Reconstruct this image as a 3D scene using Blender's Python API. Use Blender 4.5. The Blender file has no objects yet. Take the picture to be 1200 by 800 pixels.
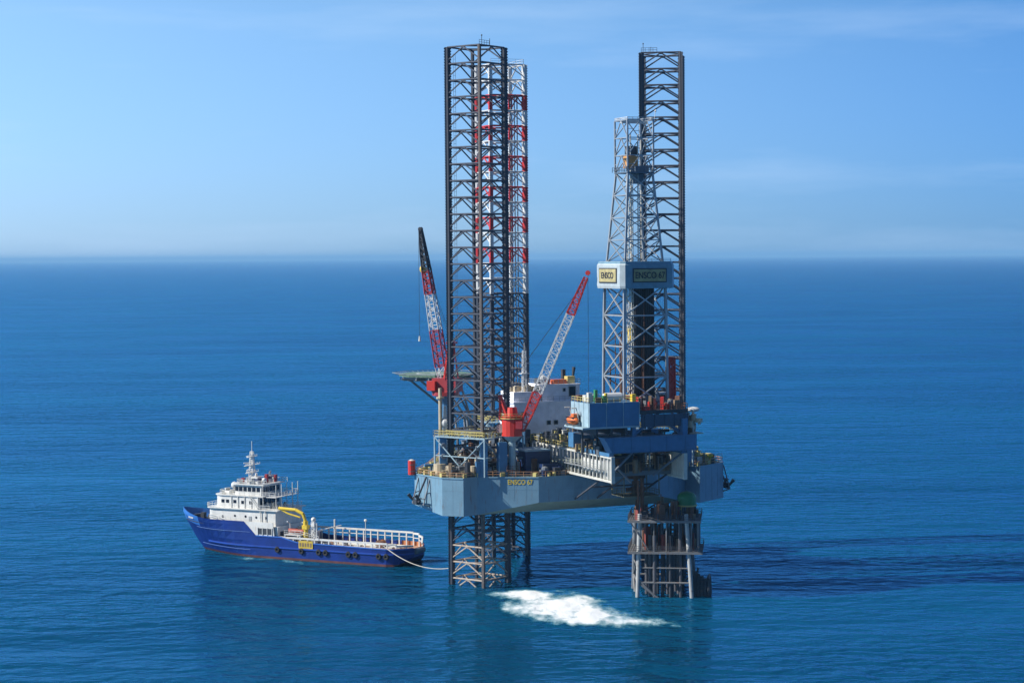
import bpy, math, random
from mathutils import Vector, Matrix
R = math.radians
random.seed(7)
sc = bpy.context.scene
C = sc.collection

# ------------------------------------------------------------------ camera, sky, sun, exposure
camd = bpy.data.cameras.new('camera'); cam = bpy.data.objects.new('camera', camd); C.objects.link(cam)
camd.sensor_width = 36; camd.lens = 70.05; camd.clip_start = 1; camd.clip_end = 200000
cam.matrix_world = Matrix.Translation((0, 0, 74.3)) @ Matrix.Rotation(R(90-2.43), 4, 'X') @ Matrix.Rotation(R(-0.43), 4, 'Z')
sc.camera = cam

SUN_EL = 38.0
SKY_P = [0, 0.03, 0.12, 0.35, 1]
SKY_T = [(0.40, 0.71, 1.55, 1), (0.43, 0.72, 1.46, 1), (0.58, 0.84, 1.28, 1), (0.45, 0.55, 0.75, 1), (0.35, 0.45, 0.65, 1)]
SUN_DIR = Vector((-math.cos(R(10))*math.cos(R(SUN_EL)), -math.sin(R(10))*math.cos(R(SUN_EL)), math.sin(R(SUN_EL))))
w = bpy.data.worlds.new('World'); sc.world = w; w.use_nodes = True
nt = w.node_tree; bg = nt.nodes['Background']
sky = nt.nodes.new('ShaderNodeTexSky'); sky.sky_type = 'NISHITA'; sky.sun_disc = False
sky.sun_elevation = R(SUN_EL); sky.sun_rotation = math.atan2(SUN_DIR.x, SUN_DIR.y)
sky.altitude = 0; sky.air_density = 1.0; sky.dust_density = 0.2; sky.ozone_density = 2.0
# faint high cirrus
tc = nt.nodes.new('ShaderNodeTexCoord'); mp = nt.nodes.new('ShaderNodeMapping'); mp.inputs['Scale'].default_value = (2.2, 2.2, 17)
mp.inputs['Rotation'].default_value = (0, R(3), 0); mp.inputs['Location'].default_value = (0.35, 0.0, 0.62)
nz = nt.nodes.new('ShaderNodeTexNoise'); nz.inputs['Scale'].default_value = 1.7; nz.inputs['Detail'].default_value = 7; nz.inputs['Roughness'].default_value = 0.55
rp = nt.nodes.new('ShaderNodeValToRGB'); rp.color_ramp.elements[0].position = 0.50; rp.color_ramp.elements[1].position = 0.80
rp.color_ramp.elements[1].color = (0.42, 0.42, 0.42, 1)
mx = nt.nodes.new('ShaderNodeMixRGB'); mx.inputs['Color2'].default_value = (6.0, 8.0, 10.8, 1)
nt.links.new(tc.outputs['Generated'], mp.inputs['Vector']); nt.links.new(mp.outputs['Vector'], nz.inputs['Vector'])
nt.links.new(nz.outputs['Fac'], rp.inputs['Fac']); nt.links.new(rp.outputs['Color'], mx.inputs['Fac'])
# deep polarised blue of the photograph: the sky's colour graded by height above the horizon
sep = nt.nodes.new('ShaderNodeSeparateXYZ'); nt.links.new(tc.outputs['Generated'], sep.inputs['Vector'])
gr = nt.nodes.new('ShaderNodeValToRGB'); E = gr.color_ramp.elements
E[0].position = 0.0; E[0].color = SKY_T[0]; E[1].position = 1.0; E[1].color = SKY_T[-1]
for p_, c_ in zip(SKY_P[1:-1], SKY_T[1:-1]): e = E.new(p_); e.color = c_
nt.links.new(sep.outputs['Z'], gr.inputs['Fac'])
tm = nt.nodes.new('ShaderNodeVectorMath'); tm.operation = 'MULTIPLY'; nt.links.new(sky.outputs['Color'], tm.inputs[0]); nt.links.new(gr.outputs['Color'], tm.inputs[1])
# brighter towards the sun's side
dt = nt.nodes.new('ShaderNodeMapRange'); dt.inputs['From Min'].default_value = -1; dt.inputs['From Max'].default_value = 1
nt.links.new(sep.outputs['X'], dt.inputs['Value'])
sr = nt.nodes.new('ShaderNodeValToRGB'); E = sr.color_ramp.elements
E[0].position = 0; E[0].color = (0.60, 0.66, 0.74, 1); E[1].position = 1; E[1].color = (0.55, 0.72, 0.9, 1)
for p_, c_ in ((0.33, (0.95, 0.85, 0.75, 1)), (0.5, (0.58, 0.60, 0.58, 1)), (0.64, (0.27, 0.385, 0.465, 1))): e = E.new(p_); e.color = c_
nt.links.new(dt.outputs['Result'], sr.inputs['Fac'])
yb = nt.nodes.new('ShaderNodeMapRange'); yb.inputs['From Min'].default_value = -0.2; yb.inputs['From Max'].default_value = 0.6; yb.inputs['To Min'].default_value = 1.15; yb.inputs['To Max'].default_value = 2.0
nt.links.new(sep.outputs['Y'], yb.inputs['Value'])
tn0 = nt.nodes.new('ShaderNodeVectorMath'); tn0.operation = 'SCALE'; nt.links.new(sr.outputs['Color'], tn0.inputs[0]); nt.links.new(yb.outputs['Result'], tn0.inputs['Scale'])
tn = nt.nodes.new('ShaderNodeVectorMath'); tn.operation = 'MULTIPLY'; nt.links.new(tm.outputs['Vector'], tn.inputs[0]); nt.links.new(tn0.outputs['Vector'], tn.inputs[1])
nt.links.new(tn.outputs['Vector'], mx.inputs['Color1']); nt.links.new(mx.outputs['Color'], bg.inputs['Color'])
bg.inputs['Strength'].default_value = 0.075

sl = bpy.data.lights.new('sun', 'SUN'); sl.energy = 5.0; sl.angle = R(0.5); sl.color = (1.0, 0.95, 0.87)
so = bpy.data.objects.new('sun', sl); C.objects.link(so); so.rotation_euler = (-SUN_DIR).to_track_quat('-Z', 'Y').to_euler()
so.location = (-200, 100, 300)
sc.view_settings.view_transform = 'Standard'; sc.view_settings.look = 'None'; sc.view_settings.gamma = 1
sc.view_settings.exposure = 0.45
sc.render.engine = 'CYCLES'
sc.cycles.volume_bounces = 0; sc.cycles.max_bounces = 6

# ------------------------------------------------------------------ materials
MATS = {}
def mat(name, col, rough=0.5, metal=0.0, var=0.12, rust=0.0, rcol=(0.16, 0.07, 0.03), scale=0.6, bump=0.0, streak=False, spec=0.5):
    if name in MATS: return MATS[name]
    m = bpy.data.materials.new(name); m.use_nodes = True; n = m.node_tree; L = n.links
    b = n.nodes['Principled BSDF']; b.inputs['Roughness'].default_value = rough; b.inputs['Metallic'].default_value = metal
    b.inputs['Specular IOR Level'].default_value = spec
    t = n.nodes.new('ShaderNodeTexCoord'); mpp = n.nodes.new('ShaderNodeMapping')
    L.new(t.outputs['Object'], mpp.inputs['Vector'])
    n1 = n.nodes.new('ShaderNodeTexNoise'); n1.inputs['Scale'].default_value = scale; n1.inputs['Detail'].default_value = 8; n1.inputs['Roughness'].default_value = 0.65
    L.new(mpp.outputs['Vector'], n1.inputs['Vector'])
    r1 = n.nodes.new('ShaderNodeMapRange'); r1.inputs['From Min'].default_value = 0.3; r1.inputs['From Max'].default_value = 0.7
    r1.inputs['To Min'].default_value = 1-var*1.5; r1.inputs['To Max'].default_value = 1+var
    L.new(n1.outputs['Fac'], r1.inputs['Value'])
    mul = n.nodes.new('ShaderNodeVectorMath'); mul.operation = 'SCALE'; mul.inputs[0].default_value = col
    L.new(r1.outputs['Result'], mul.inputs['Scale'])
    out = mul.outputs['Vector']
    if rust > 0:
        m2 = n.nodes.new('ShaderNodeMapping'); m2.inputs['Scale'].default_value = (1.4, 1.4, 0.16) if streak else (1, 1, 1)
        L.new(t.outputs['Object'], m2.inputs['Vector'])
        n2 = n.nodes.new('ShaderNodeTexNoise'); n2.inputs['Scale'].default_value = 1.1; n2.inputs['Detail'].default_value = 10; n2.inputs['Roughness'].default_value = 0.72
        L.new(m2.outputs['Vector'], n2.inputs['Vector'])
        r2 = n.nodes.new('ShaderNodeMapRange'); r2.inputs['From Min'].default_value = 0.66-rust*0.3; r2.inputs['From Max'].default_value = 0.80-rust*0.3
        r2.inputs['To Max'].default_value = 0.85
        L.new(n2.outputs['Fac'], r2.inputs['Value'])
        mi = n.nodes.new('ShaderNodeMixRGB'); mi.inputs['Color2'].default_value = (*rcol, 1)
        L.new(r2.outputs['Result'], mi.inputs['Fac']); L.new(out, mi.inputs['Color1']); out = mi.outputs['Color']
    L.new(out, b.inputs['Base Color'])
    if bump > 0:
        bp = n.nodes.new('ShaderNodeBump'); bp.inputs['Strength'].default_value = bump; bp.inputs['Distance'].default_value = 0.05
        L.new(n1.outputs['Fac'], bp.inputs['Height']); L.new(bp.outputs['Normal'], b.inputs['Normal'])
    MATS[name] = m
    return m

HULL = mat('hull_paint_blue_grey', (0.16, 0.29, 0.385), 0.45, rust=0.33, streak=True, var=0.10, scale=0.25)
HULLUP = mat('rig_house_paint_blue', (0.06, 0.18, 0.34), 0.45, rust=0.15, streak=True, var=0.12)
PALE = mat('pale_blue_steel', (0.30, 0.42, 0.48), 0.45, rust=0.2, streak=True)
NAVYLEG = mat('dark_leg_steel', (0.045, 0.055, 0.075), 0.55, rust=0.35, rcol=(0.12, 0.075, 0.055), scale=1.2)
LEGBR = mat('leg_brace_steel', (0.065, 0.075, 0.10), 0.55, rust=0.25, rcol=(0.17, 0.12, 0.09), scale=1.2)
WHITE = mat('white_paint', (0.62, 0.63, 0.62), 0.45, rust=0.12, streak=True, rcol=(0.35, 0.22, 0.12))
ACCOM = mat('accommodation_white', (0.84, 0.85, 0.92), 0.5, rust=0.08, streak=True, rcol=(0.35, 0.25, 0.18))
OFFWHITE = mat('weathered_white', (0.55, 0.55, 0.50), 0.55, rust=0.3, streak=True)
RED = mat('red_paint', (0.55, 0.035, 0.02), 0.42, rust=0.1)
DRED = mat('dark_red_paint', (0.33, 0.03, 0.035), 0.5, rust=0.15)
YEL = mat('yellow_paint', (0.70, 0.50, 0.04), 0.5, rust=0.25)
PYEL = mat('faded_yellow_paint', (0.55, 0.46, 0.16), 0.55, rust=0.3)
ORANGE = mat('orange_paint', (0.75, 0.16, 0.03), 0.45)
WPG = mat('platform_grey', (0.17, 0.175, 0.18), 0.6, rust=0.35)
WPD = mat('platform_dark', (0.07, 0.075, 0.09), 0.6, rust=0.35)
PINK = mat('faded_orange_railing', (0.50, 0.28, 0.15), 0.55, rust=0.3)
GALV = mat('galvanised_steel', (0.36, 0.39, 0.41), 0.42, 0.35, rust=0.12)
GREY = mat('grey_steel', (0.16, 0.18, 0.20), 0.5, rust=0.25)
DARK = mat('dark_steel', (0.035, 0.04, 0.05), 0.55, rust=0.25)
RUST = mat('rusty_steel', (0.16, 0.075, 0.045), 0.75, var=0.3)
BROWN = mat('drilling_brown', (0.26, 0.18, 0.11), 0.65, var=0.3)
BEIGE = mat('beige_equipment', (0.50, 0.42, 0.29), 0.55, rust=0.25)
DECK = mat('deck_green_grey', (0.20, 0.23, 0.18), 0.75, rust=0.4, rcol=(0.22, 0.15, 0.09), scale=0.8)
NAVY = mat('navy_blue_paint', (0.01, 0.03, 0.10), 0.45, rust=0.12)
GREEN = mat('green_paint', (0.03, 0.20, 0.07), 0.45, rust=0.15)
HGREEN = mat('helideck_green', (0.12, 0.20, 0.14), 0.6, rust=0.1)
GLASS = mat('dark_glass', (0.015, 0.02, 0.03), 0.08, var=0.0)
SHIPBLUE = mat('ship_blue_paint', (0.003, 0.024, 0.19), 0.42, rust=0.2, streak=True, rcol=(0.02, 0.03, 0.10), var=0.18, scale=0.3)
SHIPLBLUE = mat('ship_light_blue', (0.04, 0.17, 0.52), 0.4)
BOOT = mat('antifouling_red', (0.10, 0.028, 0.026), 0.6, rust=0.3, var=0.25)
WOOD = mat('deck_wood_brown', (0.42, 0.24, 0.15), 0.8, var=0.25, scale=1.5)
RUBBER = mat('black_rubber', (0.02, 0.02, 0.02), 0.8)
SHIPWH = mat('ship_white', (0.66, 0.66, 0.63), 0.4, rust=0.22, streak=True, rcol=(0.42, 0.26, 0.14))
RAKE = mat('hull_underside_grey_green', (0.30, 0.40, 0.36), 0.55, rust=0.25)

# ------------------------------------------------------------------ mesh builder
class MB:
    def __init__(s): s.v = []; s.f = []; s.m = []; s.mi = 0; s.parts = []; s.hold = False
    def add(s, vs, fs):
        if not s.hold or not s.parts: s.parts.append((len(s.v), len(s.f)))
        o = len(s.v); s.v += [tuple(v) for v in vs]; s.f += [tuple(i+o for i in f) for f in fs]; s.m += [s.mi]*len(fs); return s
    def box(s, x0, x1, y0, y1, z0, z1):
        vs = [(x, y, z) for z in (z0, z1) for x, y in ((x0, y0), (x1, y0), (x1, y1), (x0, y1))]
        return s.add(vs, [(3, 2, 1, 0), (4, 5, 6, 7), (0, 1, 5, 4), (1, 2, 6, 5), (2, 3, 7, 6), (3, 0, 4, 7)])
    def rbox(s, c, sz, rz=0.0):
        a, b = math.cos(rz), math.sin(rz); h = [q/2 for q in sz]; vs = []
        for z in (-h[2], h[2]):
            for x, y in ((-h[0], -h[1]), (h[0], -h[1]), (h[0], h[1]), (-h[0], h[1])):
                vs.append((c[0]+x*a-y*b, c[1]+x*b+y*a, c[2]+z))
        return s.add(vs, [(3, 2, 1, 0), (4, 5, 6, 7), (0, 1, 5, 4), (1, 2, 6, 5), (2, 3, 7, 6), (3, 0, 4, 7)])
    def frame(s, p, q):
        p = Vector(p); q = Vector(q); d = (q-p); L = d.length; d = d/L if L > 1e-9 else Vector((0, 0, 1))
        up = Vector((0, 0, 1)) if abs(d.z) < 0.95 else Vector((1, 0, 0))
        a = d.cross(up).normalized(); b = a.cross(d).normalized(); return p, q, a, b
    def tube(s, p, q, r, n=6, r2=None, cap=True):
        p, q, a, b = s.frame(p, q); r2 = r if r2 is None else r2; vs = []
        for c, rr in ((p, r), (q, r2)):
            for i in range(n):
                t = 2*math.pi*(i+0.5)/n; vs.append(c+a*(rr*math.cos(t))+b*(rr*math.sin(t)))
        fs = [(i, (i+1) % n, n+(i+1) % n, n+i) for i in range(n)]
        if cap: fs += [tuple(range(n-1, -1, -1)), tuple(range(n, 2*n))]
        return s.add(vs, fs)
    def bar(s, p, q, w=0.1): return s.tube(p, q, w*0.7071, 4)
    def path(s, pts, r, n=6):
        for a, b in zip(pts, pts[1:]): s.tube(a, b, r, n)
        return s
    def prism(s, pts, z0, z1):
        n = len(pts); vs = [(x, y, z0) for x, y in pts]+[(x, y, z1) for x, y in pts]
        return s.add(vs, [tuple(range(n-1, -1, -1)), tuple(range(n, 2*n))]+[(i, (i+1) % n, n+(i+1) % n, n+i) for i in range(n)])
    def ell(s, c, r, nu=12, nv=7, zmin=-1.0):
        vs = []; fs = []
        for j in range(nv+1):
            t = zmin+(1-zmin)*j/nv; t = max(-1, min(1, t)); ph = math.asin(t)
            for i in range(nu):
                a = 2*math.pi*i/nu; vs.append((c[0]+r[0]*math.cos(ph)*math.cos(a), c[1]+r[1]*math.cos(ph)*math.sin(a), c[2]+r[2]*t))
        for j in range(nv):
            for i in range(nu): fs.append((j*nu+i, j*nu+(i+1) % nu, (j+1)*nu+(i+1) % nu, (j+1)*nu+i))
        fs.append(tuple(range(nu-1, -1, -1)))
        return s.add(vs, fs)
    def hull(s, rings):     # loft of equal-length rings
        n = len(rings[0]); vs = [p for r in rings for p in r]; fs = []
        for j in range(len(rings)-1):
            for i in range(n): fs.append((j*n+i, j*n+(i+1) % n, (j+1)*n+(i+1) % n, (j+1)*n+i))
        fs += [tuple(range(n-1, -1, -1)), tuple((len(rings)-1)*n+i for i in range(n))]
        return s.add(vs, fs)
    def rail(s, pts, h=1.1, step=1.8, w=0.07, closed=False, rails=2):
        if closed: pts = list(pts)+[pts[0]]
        for a, b in zip(pts, pts[1:]):
            a = Vector(a); b = Vector(b); L = (b-a).length; n = max(1, int(L/step))
            for i in range(n+1):
                p = a.lerp(b, i/n); s.bar(p, p+Vector((0, 0, h)), w)
            for k in range(rails):
                z = Vector((0, 0, h*(k+1)/rails)); s.bar(a+z, b+z, w)
        return s
    def lattice(s, p, q, w0, w1, n, r=0.12, rb=0.07, side=None):
        p, q, a, b = s.frame(p, q)
        if side is not None:
            d = (q-p).normalized(); a = (Vector(side)-d*Vector(side).dot(d)).normalized(); b = a.cross(d)
        def cor(t):
            c = p.lerp(q, t); h = (w0+(w1-w0)*t)/2
            return [c+a*h*i+b*h*j for i, j in ((-1, -1), (1, -1), (1, 1), (-1, 1))]
        for k in range(n):
            A = cor(k/n); B = cor((k+1)/n)
            for i in range(4):
                s.bar(A[i], B[i], r); j = (i+1) % 4
                s.bar(A[i], A[j], rb)
                if (k+i) % 2: s.bar(A[i], B[j], rb)
                else: s.bar(A[j], B[i], rb)
        for i in range(4): s.bar(cor(1)[i], cor(1)[(i+1) % 4], rb)
        return s
    def cut(s): s.hold = False; s.parts.append((len(s.v), len(s.f))); s.hold = True   # the next shapes form one piece
    def build_each(s, name, mats, parent=None, smooth=False):
        out = []; b = s.parts+[(len(s.v), len(s.f))]
        for k in range(len(s.parts)):
            (v0, f0), (v1, f1) = b[k], b[k+1]
            if f1 <= f0: continue
            q = MB(); q.v = s.v[v0:v1]; q.f = [tuple(i-v0 for i in f) for f in s.f[f0:f1]]; q.m = s.m[f0:f1]
            used = sorted(set(q.m)); ml = mats if isinstance(mats, (list, tuple)) else [mats]
            q.m = [used.index(i) for i in q.m]
            out.append(q.build(name[k] if isinstance(name, list) else name, [ml[i] for i in used], parent, smooth))
        return out
    def build(s, name, mats, parent=None, smooth=False):
        me = bpy.data.meshes.new(name); me.from_pydata(s.v, [], s.f)
        if not isinstance(mats, (list, tuple)): mats = [mats]
        for m in mats: me.materials.append(m)
        me.polygons.foreach_set('material_index', s.m)
        if smooth: me.polygons.foreach_set('use_smooth', [True]*len(me.polygons))
        me.update(); o = bpy.data.objects.new(name, me); C.objects.link(o)
        if parent is not None: o.parent = parent
        return o

def tag(o, label=None, cat=None, group=None, kind=None):
    if label: o['label'] = label
    if cat: o['category'] = cat
    if group: o['group'] = group
    if kind: o['kind'] = kind
    return o
def empty(name, loc, rz=0, label=None, cat=None, group=None):
    o = bpy.data.objects.new(name, None); C.objects.link(o); o.location = loc; o.rotation_euler = (0, 0, rz); o.empty_display_size = 1
    return tag(o, label, cat, group)
def text(name, body, size, mt, loc, rot, parent, extrude=0.03, sx=1.0):
    cu = bpy.data.curves.new(name, 'FONT'); cu.body = body; cu.size = size; cu.extrude = extrude; cu.align_x = 'CENTER'; cu.align_y = 'CENTER'; cu.offset = 0.012*size
    t = bpy.data.objects.new(name, cu); C.objects.link(t)
    me = bpy.data.meshes.new_from_object(t.evaluated_get(bpy.context.evaluated_depsgraph_get()))
    bpy.data.objects.remove(t); bpy.data.curves.remove(cu)
    me.name = name; me.materials.clear(); me.materials.append(mt)
    o = bpy.data.objects.new(name, me); C.objects.link(o); o.location = loc; o.rotation_euler = rot; o.scale = (sx, 1, 1); o.parent = parent
    return o
def lp(a, b, t): return a+(b-a)*t

# ------------------------------------------------------------------ sea
def sea_material():
    m = bpy.data.materials.new('sea_water'); m.use_nodes = True; n = m.node_tree; L = n.links
    b = n.nodes['Principled BSDF']; b.inputs['IOR'].default_value = 1.33
    g = n.nodes.new('ShaderNodeNewGeometry')
    def noise(sc_, det, ro, stretch=(1, 1, 1), rot=0, dist=0.0):
        mm = n.nodes.new('ShaderNodeMapping'); mm.inputs['Scale'].default_value = stretch; mm.inputs['Rotation'].default_value = (0, 0, rot)
        L.new(g.outputs['Position'], mm.inputs['Vector'])
        t = n.nodes.new('ShaderNodeTexNoise'); t.inputs['Scale'].default_value = sc_; t.inputs['Detail'].default_value = det
        t.inputs['Roughness'].default_value = ro; t.inputs['Distortion'].default_value = dist
        L.new(mm.outputs['Vector'], t.inputs['Vector']); return t
    def math_(op, a, b_):
        q = n.nodes.new('ShaderNodeMath'); q.operation = op
        for i, x in enumerate((a, b_)):
            if isinstance(x, (int, float)): q.inputs[i].default_value = x
            else: L.new(x, q.inputs[i])
        return q.outputs[0]
    swell = noise(0.045, 2, 0.4, (0.5, 1.5, 1), R(12))
    wave = noise(0.15, 2.5, 0.45, (0.72, 1.2, 1), R(-8), 0.5)
    wave2 = noise(0.33, 2, 0.45, (0.75, 1.1, 1), R(14), 0.4)
    chop = noise(0.9, 2, 0.5, (0.8, 1.1, 1), R(-20), 0.3)
    patch = noise(0.006, 3, 0.5, (0.5, 1.4, 1), R(-15))
    gust = noise(0.012, 3, 0.55, (0.45, 1.6, 1), R(8))
    gm = n.nodes.new('ShaderNodeMapRange'); gm.inputs['From Min'].default_value = 0.35; gm.inputs['From Max'].default_value = 0.65; gm.inputs['To Min'].default_value = 0.6; gm.inputs['To Max'].default_value = 1.35
    L.new(gust.outputs['Fac'], gm.inputs['Value'])
    h = math_('ADD', math_('MULTIPLY', wave.outputs['Fac'], 1.15), math_('MULTIPLY', wave2.outputs['Fac'], 0.55))
    h = math_('ADD', h, math_('MULTIPLY', chop.outputs['Fac'], 0.14))
    h = math_('ADD', math_('MULTIPLY', h, gm.outputs['Result']), math_('MULTIPLY', swell.outputs['Fac'], 1.8))
    bp = n.nodes.new('ShaderNodeBump'); bp.inputs['Strength'].default_value = 1.0; bp.inputs['Distance'].default_value = 1.0
    L.new(h, bp.inputs['Height'])
    df = b; b.inputs['Specular IOR Level'].default_value = 0; b.inputs['Roughness'].default_value = 1; b.inputs['Subsurface Weight'].default_value = 1.0; b.inputs['Subsurface Radius'].default_value = (1.0, 2.5, 4.0); b.inputs['Subsurface Scale'].default_value = 1.2; gl = n.nodes.new('ShaderNodeBsdfGlossy'); fr = n.nodes.new('ShaderNodeFresnel'); ms = n.nodes.new('ShaderNodeMixShader')
    fr.inputs['IOR'].default_value = 1.33; gl.inputs['Color'].default_value = (0.15, 0.45, 0.75, 1); gl.inputs['Roughness'].default_value = 0.14
    for q in (df, gl, fr): L.new(bp.outputs['Normal'], q.inputs['Normal'])
    fm = math_('MULTIPLY', fr.outputs[0], 0.9)
    L.new(fm, ms.inputs[0]); L.new(df.outputs[0], ms.inputs[1]); L.new(gl.outputs[0], ms.inputs[2]); L.new(ms.outputs[0], n.nodes['Material Output'].inputs['Surface'])
    cr = n.nodes.new('ShaderNodeValToRGB')
    cr.color_ramp.elements[0].position = 0.35; cr.color_ramp.elements[0].color = (0.0006, 0.029, 0.070, 1)
    cr.color_ramp.elements[1].position = 0.65; cr.color_ramp.elements[1].color = (0.0012, 0.048, 0.102, 1)
    L.new(patch.outputs['Fac'], cr.inputs['Fac']); L.new(cr.outputs['Color'], b.inputs['Base Color'])
    return m
mb = MB()
xs = [-60000, -9000, -1500, -300, 300, 1500, 9000, 60000]; ys = [-3000, 100, 300, 600, 1500, 6000, 20000, 62000]
mb.v = [(x, y, 0) for y in ys for x in xs]
mb.f = [(j*8+i, j*8+i+1, j*8+i+9, j*8+i+8) for j in range(7) for i in range(7)]; mb.m = [0]*len(mb.f)
tag(mb.build('sea', sea_material()), kind='structure', label='open blue sea reaching the horizon')

# haze over the far sea
hz = MB().box(-60500, 60500, -3500, 62500, -1.5, 128)
hm = bpy.data.materials.new('haze'); hm.use_nodes = True; hn = hm.node_tree; hn.nodes.remove(hn.nodes['Principled BSDF'])
pv = hn.nodes.new('ShaderNodeVolumePrincipled'); pv.inputs['Density'].default_value = 0.000045; pv.inputs['Color'].default_value = (0.30, 0.64, 1.0, 1)
pv.inputs['Anisotropy'].default_value = 0.0
hn.links.new(pv.outputs['Volume'], hn.nodes['Material Output'].inputs['Volume'])
tag(hz.build('haze', hm), kind='stuff')

# ------------------------------------------------------------------ the drilling rig
M = (13.65, 461.0); RZ = R(22.9)
rig = empty('jack_up_rig', (M[0], M[1], 0), RZ, 'blue-grey jack-up drilling rig standing on three tall lattice legs above the sea', 'drilling rig')
ZT, ZB = 25.3, 16.8
def outline():
    return [(-37, 5), (-34.5, -6), (-30.8, -9.5), (-26.9, -7.9), (-14.7, -14.4), (14.7, -14.4), (26, -7), (28, -10.5), (37.5, -4.5), (37.5, 5), (30, 16), (13, 49), (9, 52.5), (-9, 52.5), (-13, 49), (-30, 16)]
P = outline(); n = len(P)
mb = MB()
top = [(x, y, ZT) for x, y in P]; bot = []
for i, (x, y) in enumerate(P):
    z = ZB
    if i in (4, 5): z = 19.6
    if i == 0: z = 18.2
    bot.append((x, y, z))
mb.add(top+bot, [tuple(range(n))]); mb.mi = 1
mb.f = []; mb.m = []
mb.f.append(tuple(range(n))); mb.m.append(1)
for i in range(n):
    j = (i+1) % n; mb.f.append((i, n+i, n+j, j)); mb.m.append(0)
mb.f.append((n+3, n+6, n+5, n+4)); mb.m.append(2)
mb.f.append(tuple(n+i for i in [0, 15, 14, 13, 12, 11, 10, 9, 8, 7, 6, 3, 2, 1])); mb.m.append(2)
# vertical weld ribs, rubbing strake, wing fillets
mb.mi = 0
for i in range(n):
    j = (i+1) % n
    mb.bar((P[i][0], P[i][1], ZT-0.08), (P[j][0], P[j][1], ZT-0.08), 0.28)
mb.mi = 3
for i in range(n):
    j = (i+1) % n; a = Vector((*P[i], 0)); b = Vector((*P[j], 0)); L_ = (b-a).length; d = (b-a)/L_; nr = Vector((d.y, -d.x, 0)); az = math.atan2(d.y, d.x); zb_ = 19.9 if i in (3, 4, 5) else 18.4 if i in (0, 15) else ZB+0.15
    k = max(1, round(L_/2.9))
    for q in range(1, k): p = a.lerp(b, q/k)+nr*0.004; mb.rbox((p.x, p.y, (ZT+zb_)/2), (0.07, 0.03, ZT-0.3-zb_), az)
    for z in (22.4,): p = a.lerp(b, 0.5)+nr*0.004; mb.rbox((p.x, p.y, z), (L_-0.3, 0.03, 0.06), az)
hull = mb.build('hull', [HULL, DECK, RAKE, mat('weld_seam', (0.155, 0.27, 0.35), 0.5, rust=0.3)], rig)
mb = MB()
mb.rail([(x*0.992, y*0.992, ZT) for x, y in P], 1.15, 1.6, 0.09, closed=True)
mb.build('deck_railing', PINK, hull)
mb = MB()
for i in range(n):
    j = (i+1) % n; a = Vector((*P[i], ZT)); b = Vector((*P[j], ZT)); k = int((b-a).length/2.3)
    for q in range(k):
        if random.random() < 0.5:
            p = a.lerp(b, (q+random.random())/k)*0.975; mb.rbox((p.x, p.y, ZT+0.45), (random.uniform(0.5, 1.5), random.uniform(0.4, 0.9), 0.9), random.random())
mb.build_each('deck_locker', PYEL, hull)
# name plate on the stern quarter
def face_frame(a, b, t, z, off):
    d = Vector((b[0]-a[0], b[1]-a[1], 0)).normalized(); nrm = Vector((d.y, -d.x, 0)); c = Vector((lp(a[0], b[0], t), lp(a[1], b[1], t), z))+nrm*off
    return c, math.atan2(d.y, d.x), d, nrm
c, az, d, nrm = face_frame(P[3], P[4], 0.70, 24.0, 0.06)
c2, *_ = face_frame(P[3], P[4], 0.70, 24.1, 0.06)
text('lettering', 'ENSCO 67', 1.5, YEL, c2, (R(90), 0, az), hull, sx=0.82)
# anchors and their racks at both after corners
def anchor(a, b, t, name='anchor'):
    c, az, d, nrm = face_frame(a, b, t, 0, 0)
    def W(u, o, z): return Vector((c.x, c.y, 0))+d*u+nrm*o+Vector((0, 0, z))
    m = MB()
    m.tube(W(0.3, 0.3, 25.0), W(-1.3, 2.0, 19.6), 0.22); m.tube(W(-3.0, 1.7, 19.5), W(0.4, 2.2, 19.5), 0.26)
    for q in (-2.8, 0.2): m.tube(W(q, 1.8, 19.5), W(q-0.6, 2.8, 21.0), 0.2, 5, 0.45)
    m.rbox(W(-1.3, 1.9, 19.4), (1.5, 1.2, 1.1), az)
    m.build(name, DARK, rig)
    m = MB()
    for q in (-3.4, 1.2):
        m.tube(W(q, 0.0, 24.6), W(q, 1.7, 18.9), 0.16); m.tube(W(q, 0.0, 18.4), W(q, 1.7, 18.9), 0.16); m.tube(W(q, 0, 21.5), W(q, 1.0, 21.2), 0.12)
    for z in (18.9, 20.2): m.tube(W(-3.4, 1.6, z), W(1.2, 1.6, z), 0.14)
    m.build('anchor_rack', GREY, rig)
anchor(P[0], P[1], 0.45)
anchor(P[8], P[9], 0.35)

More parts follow.
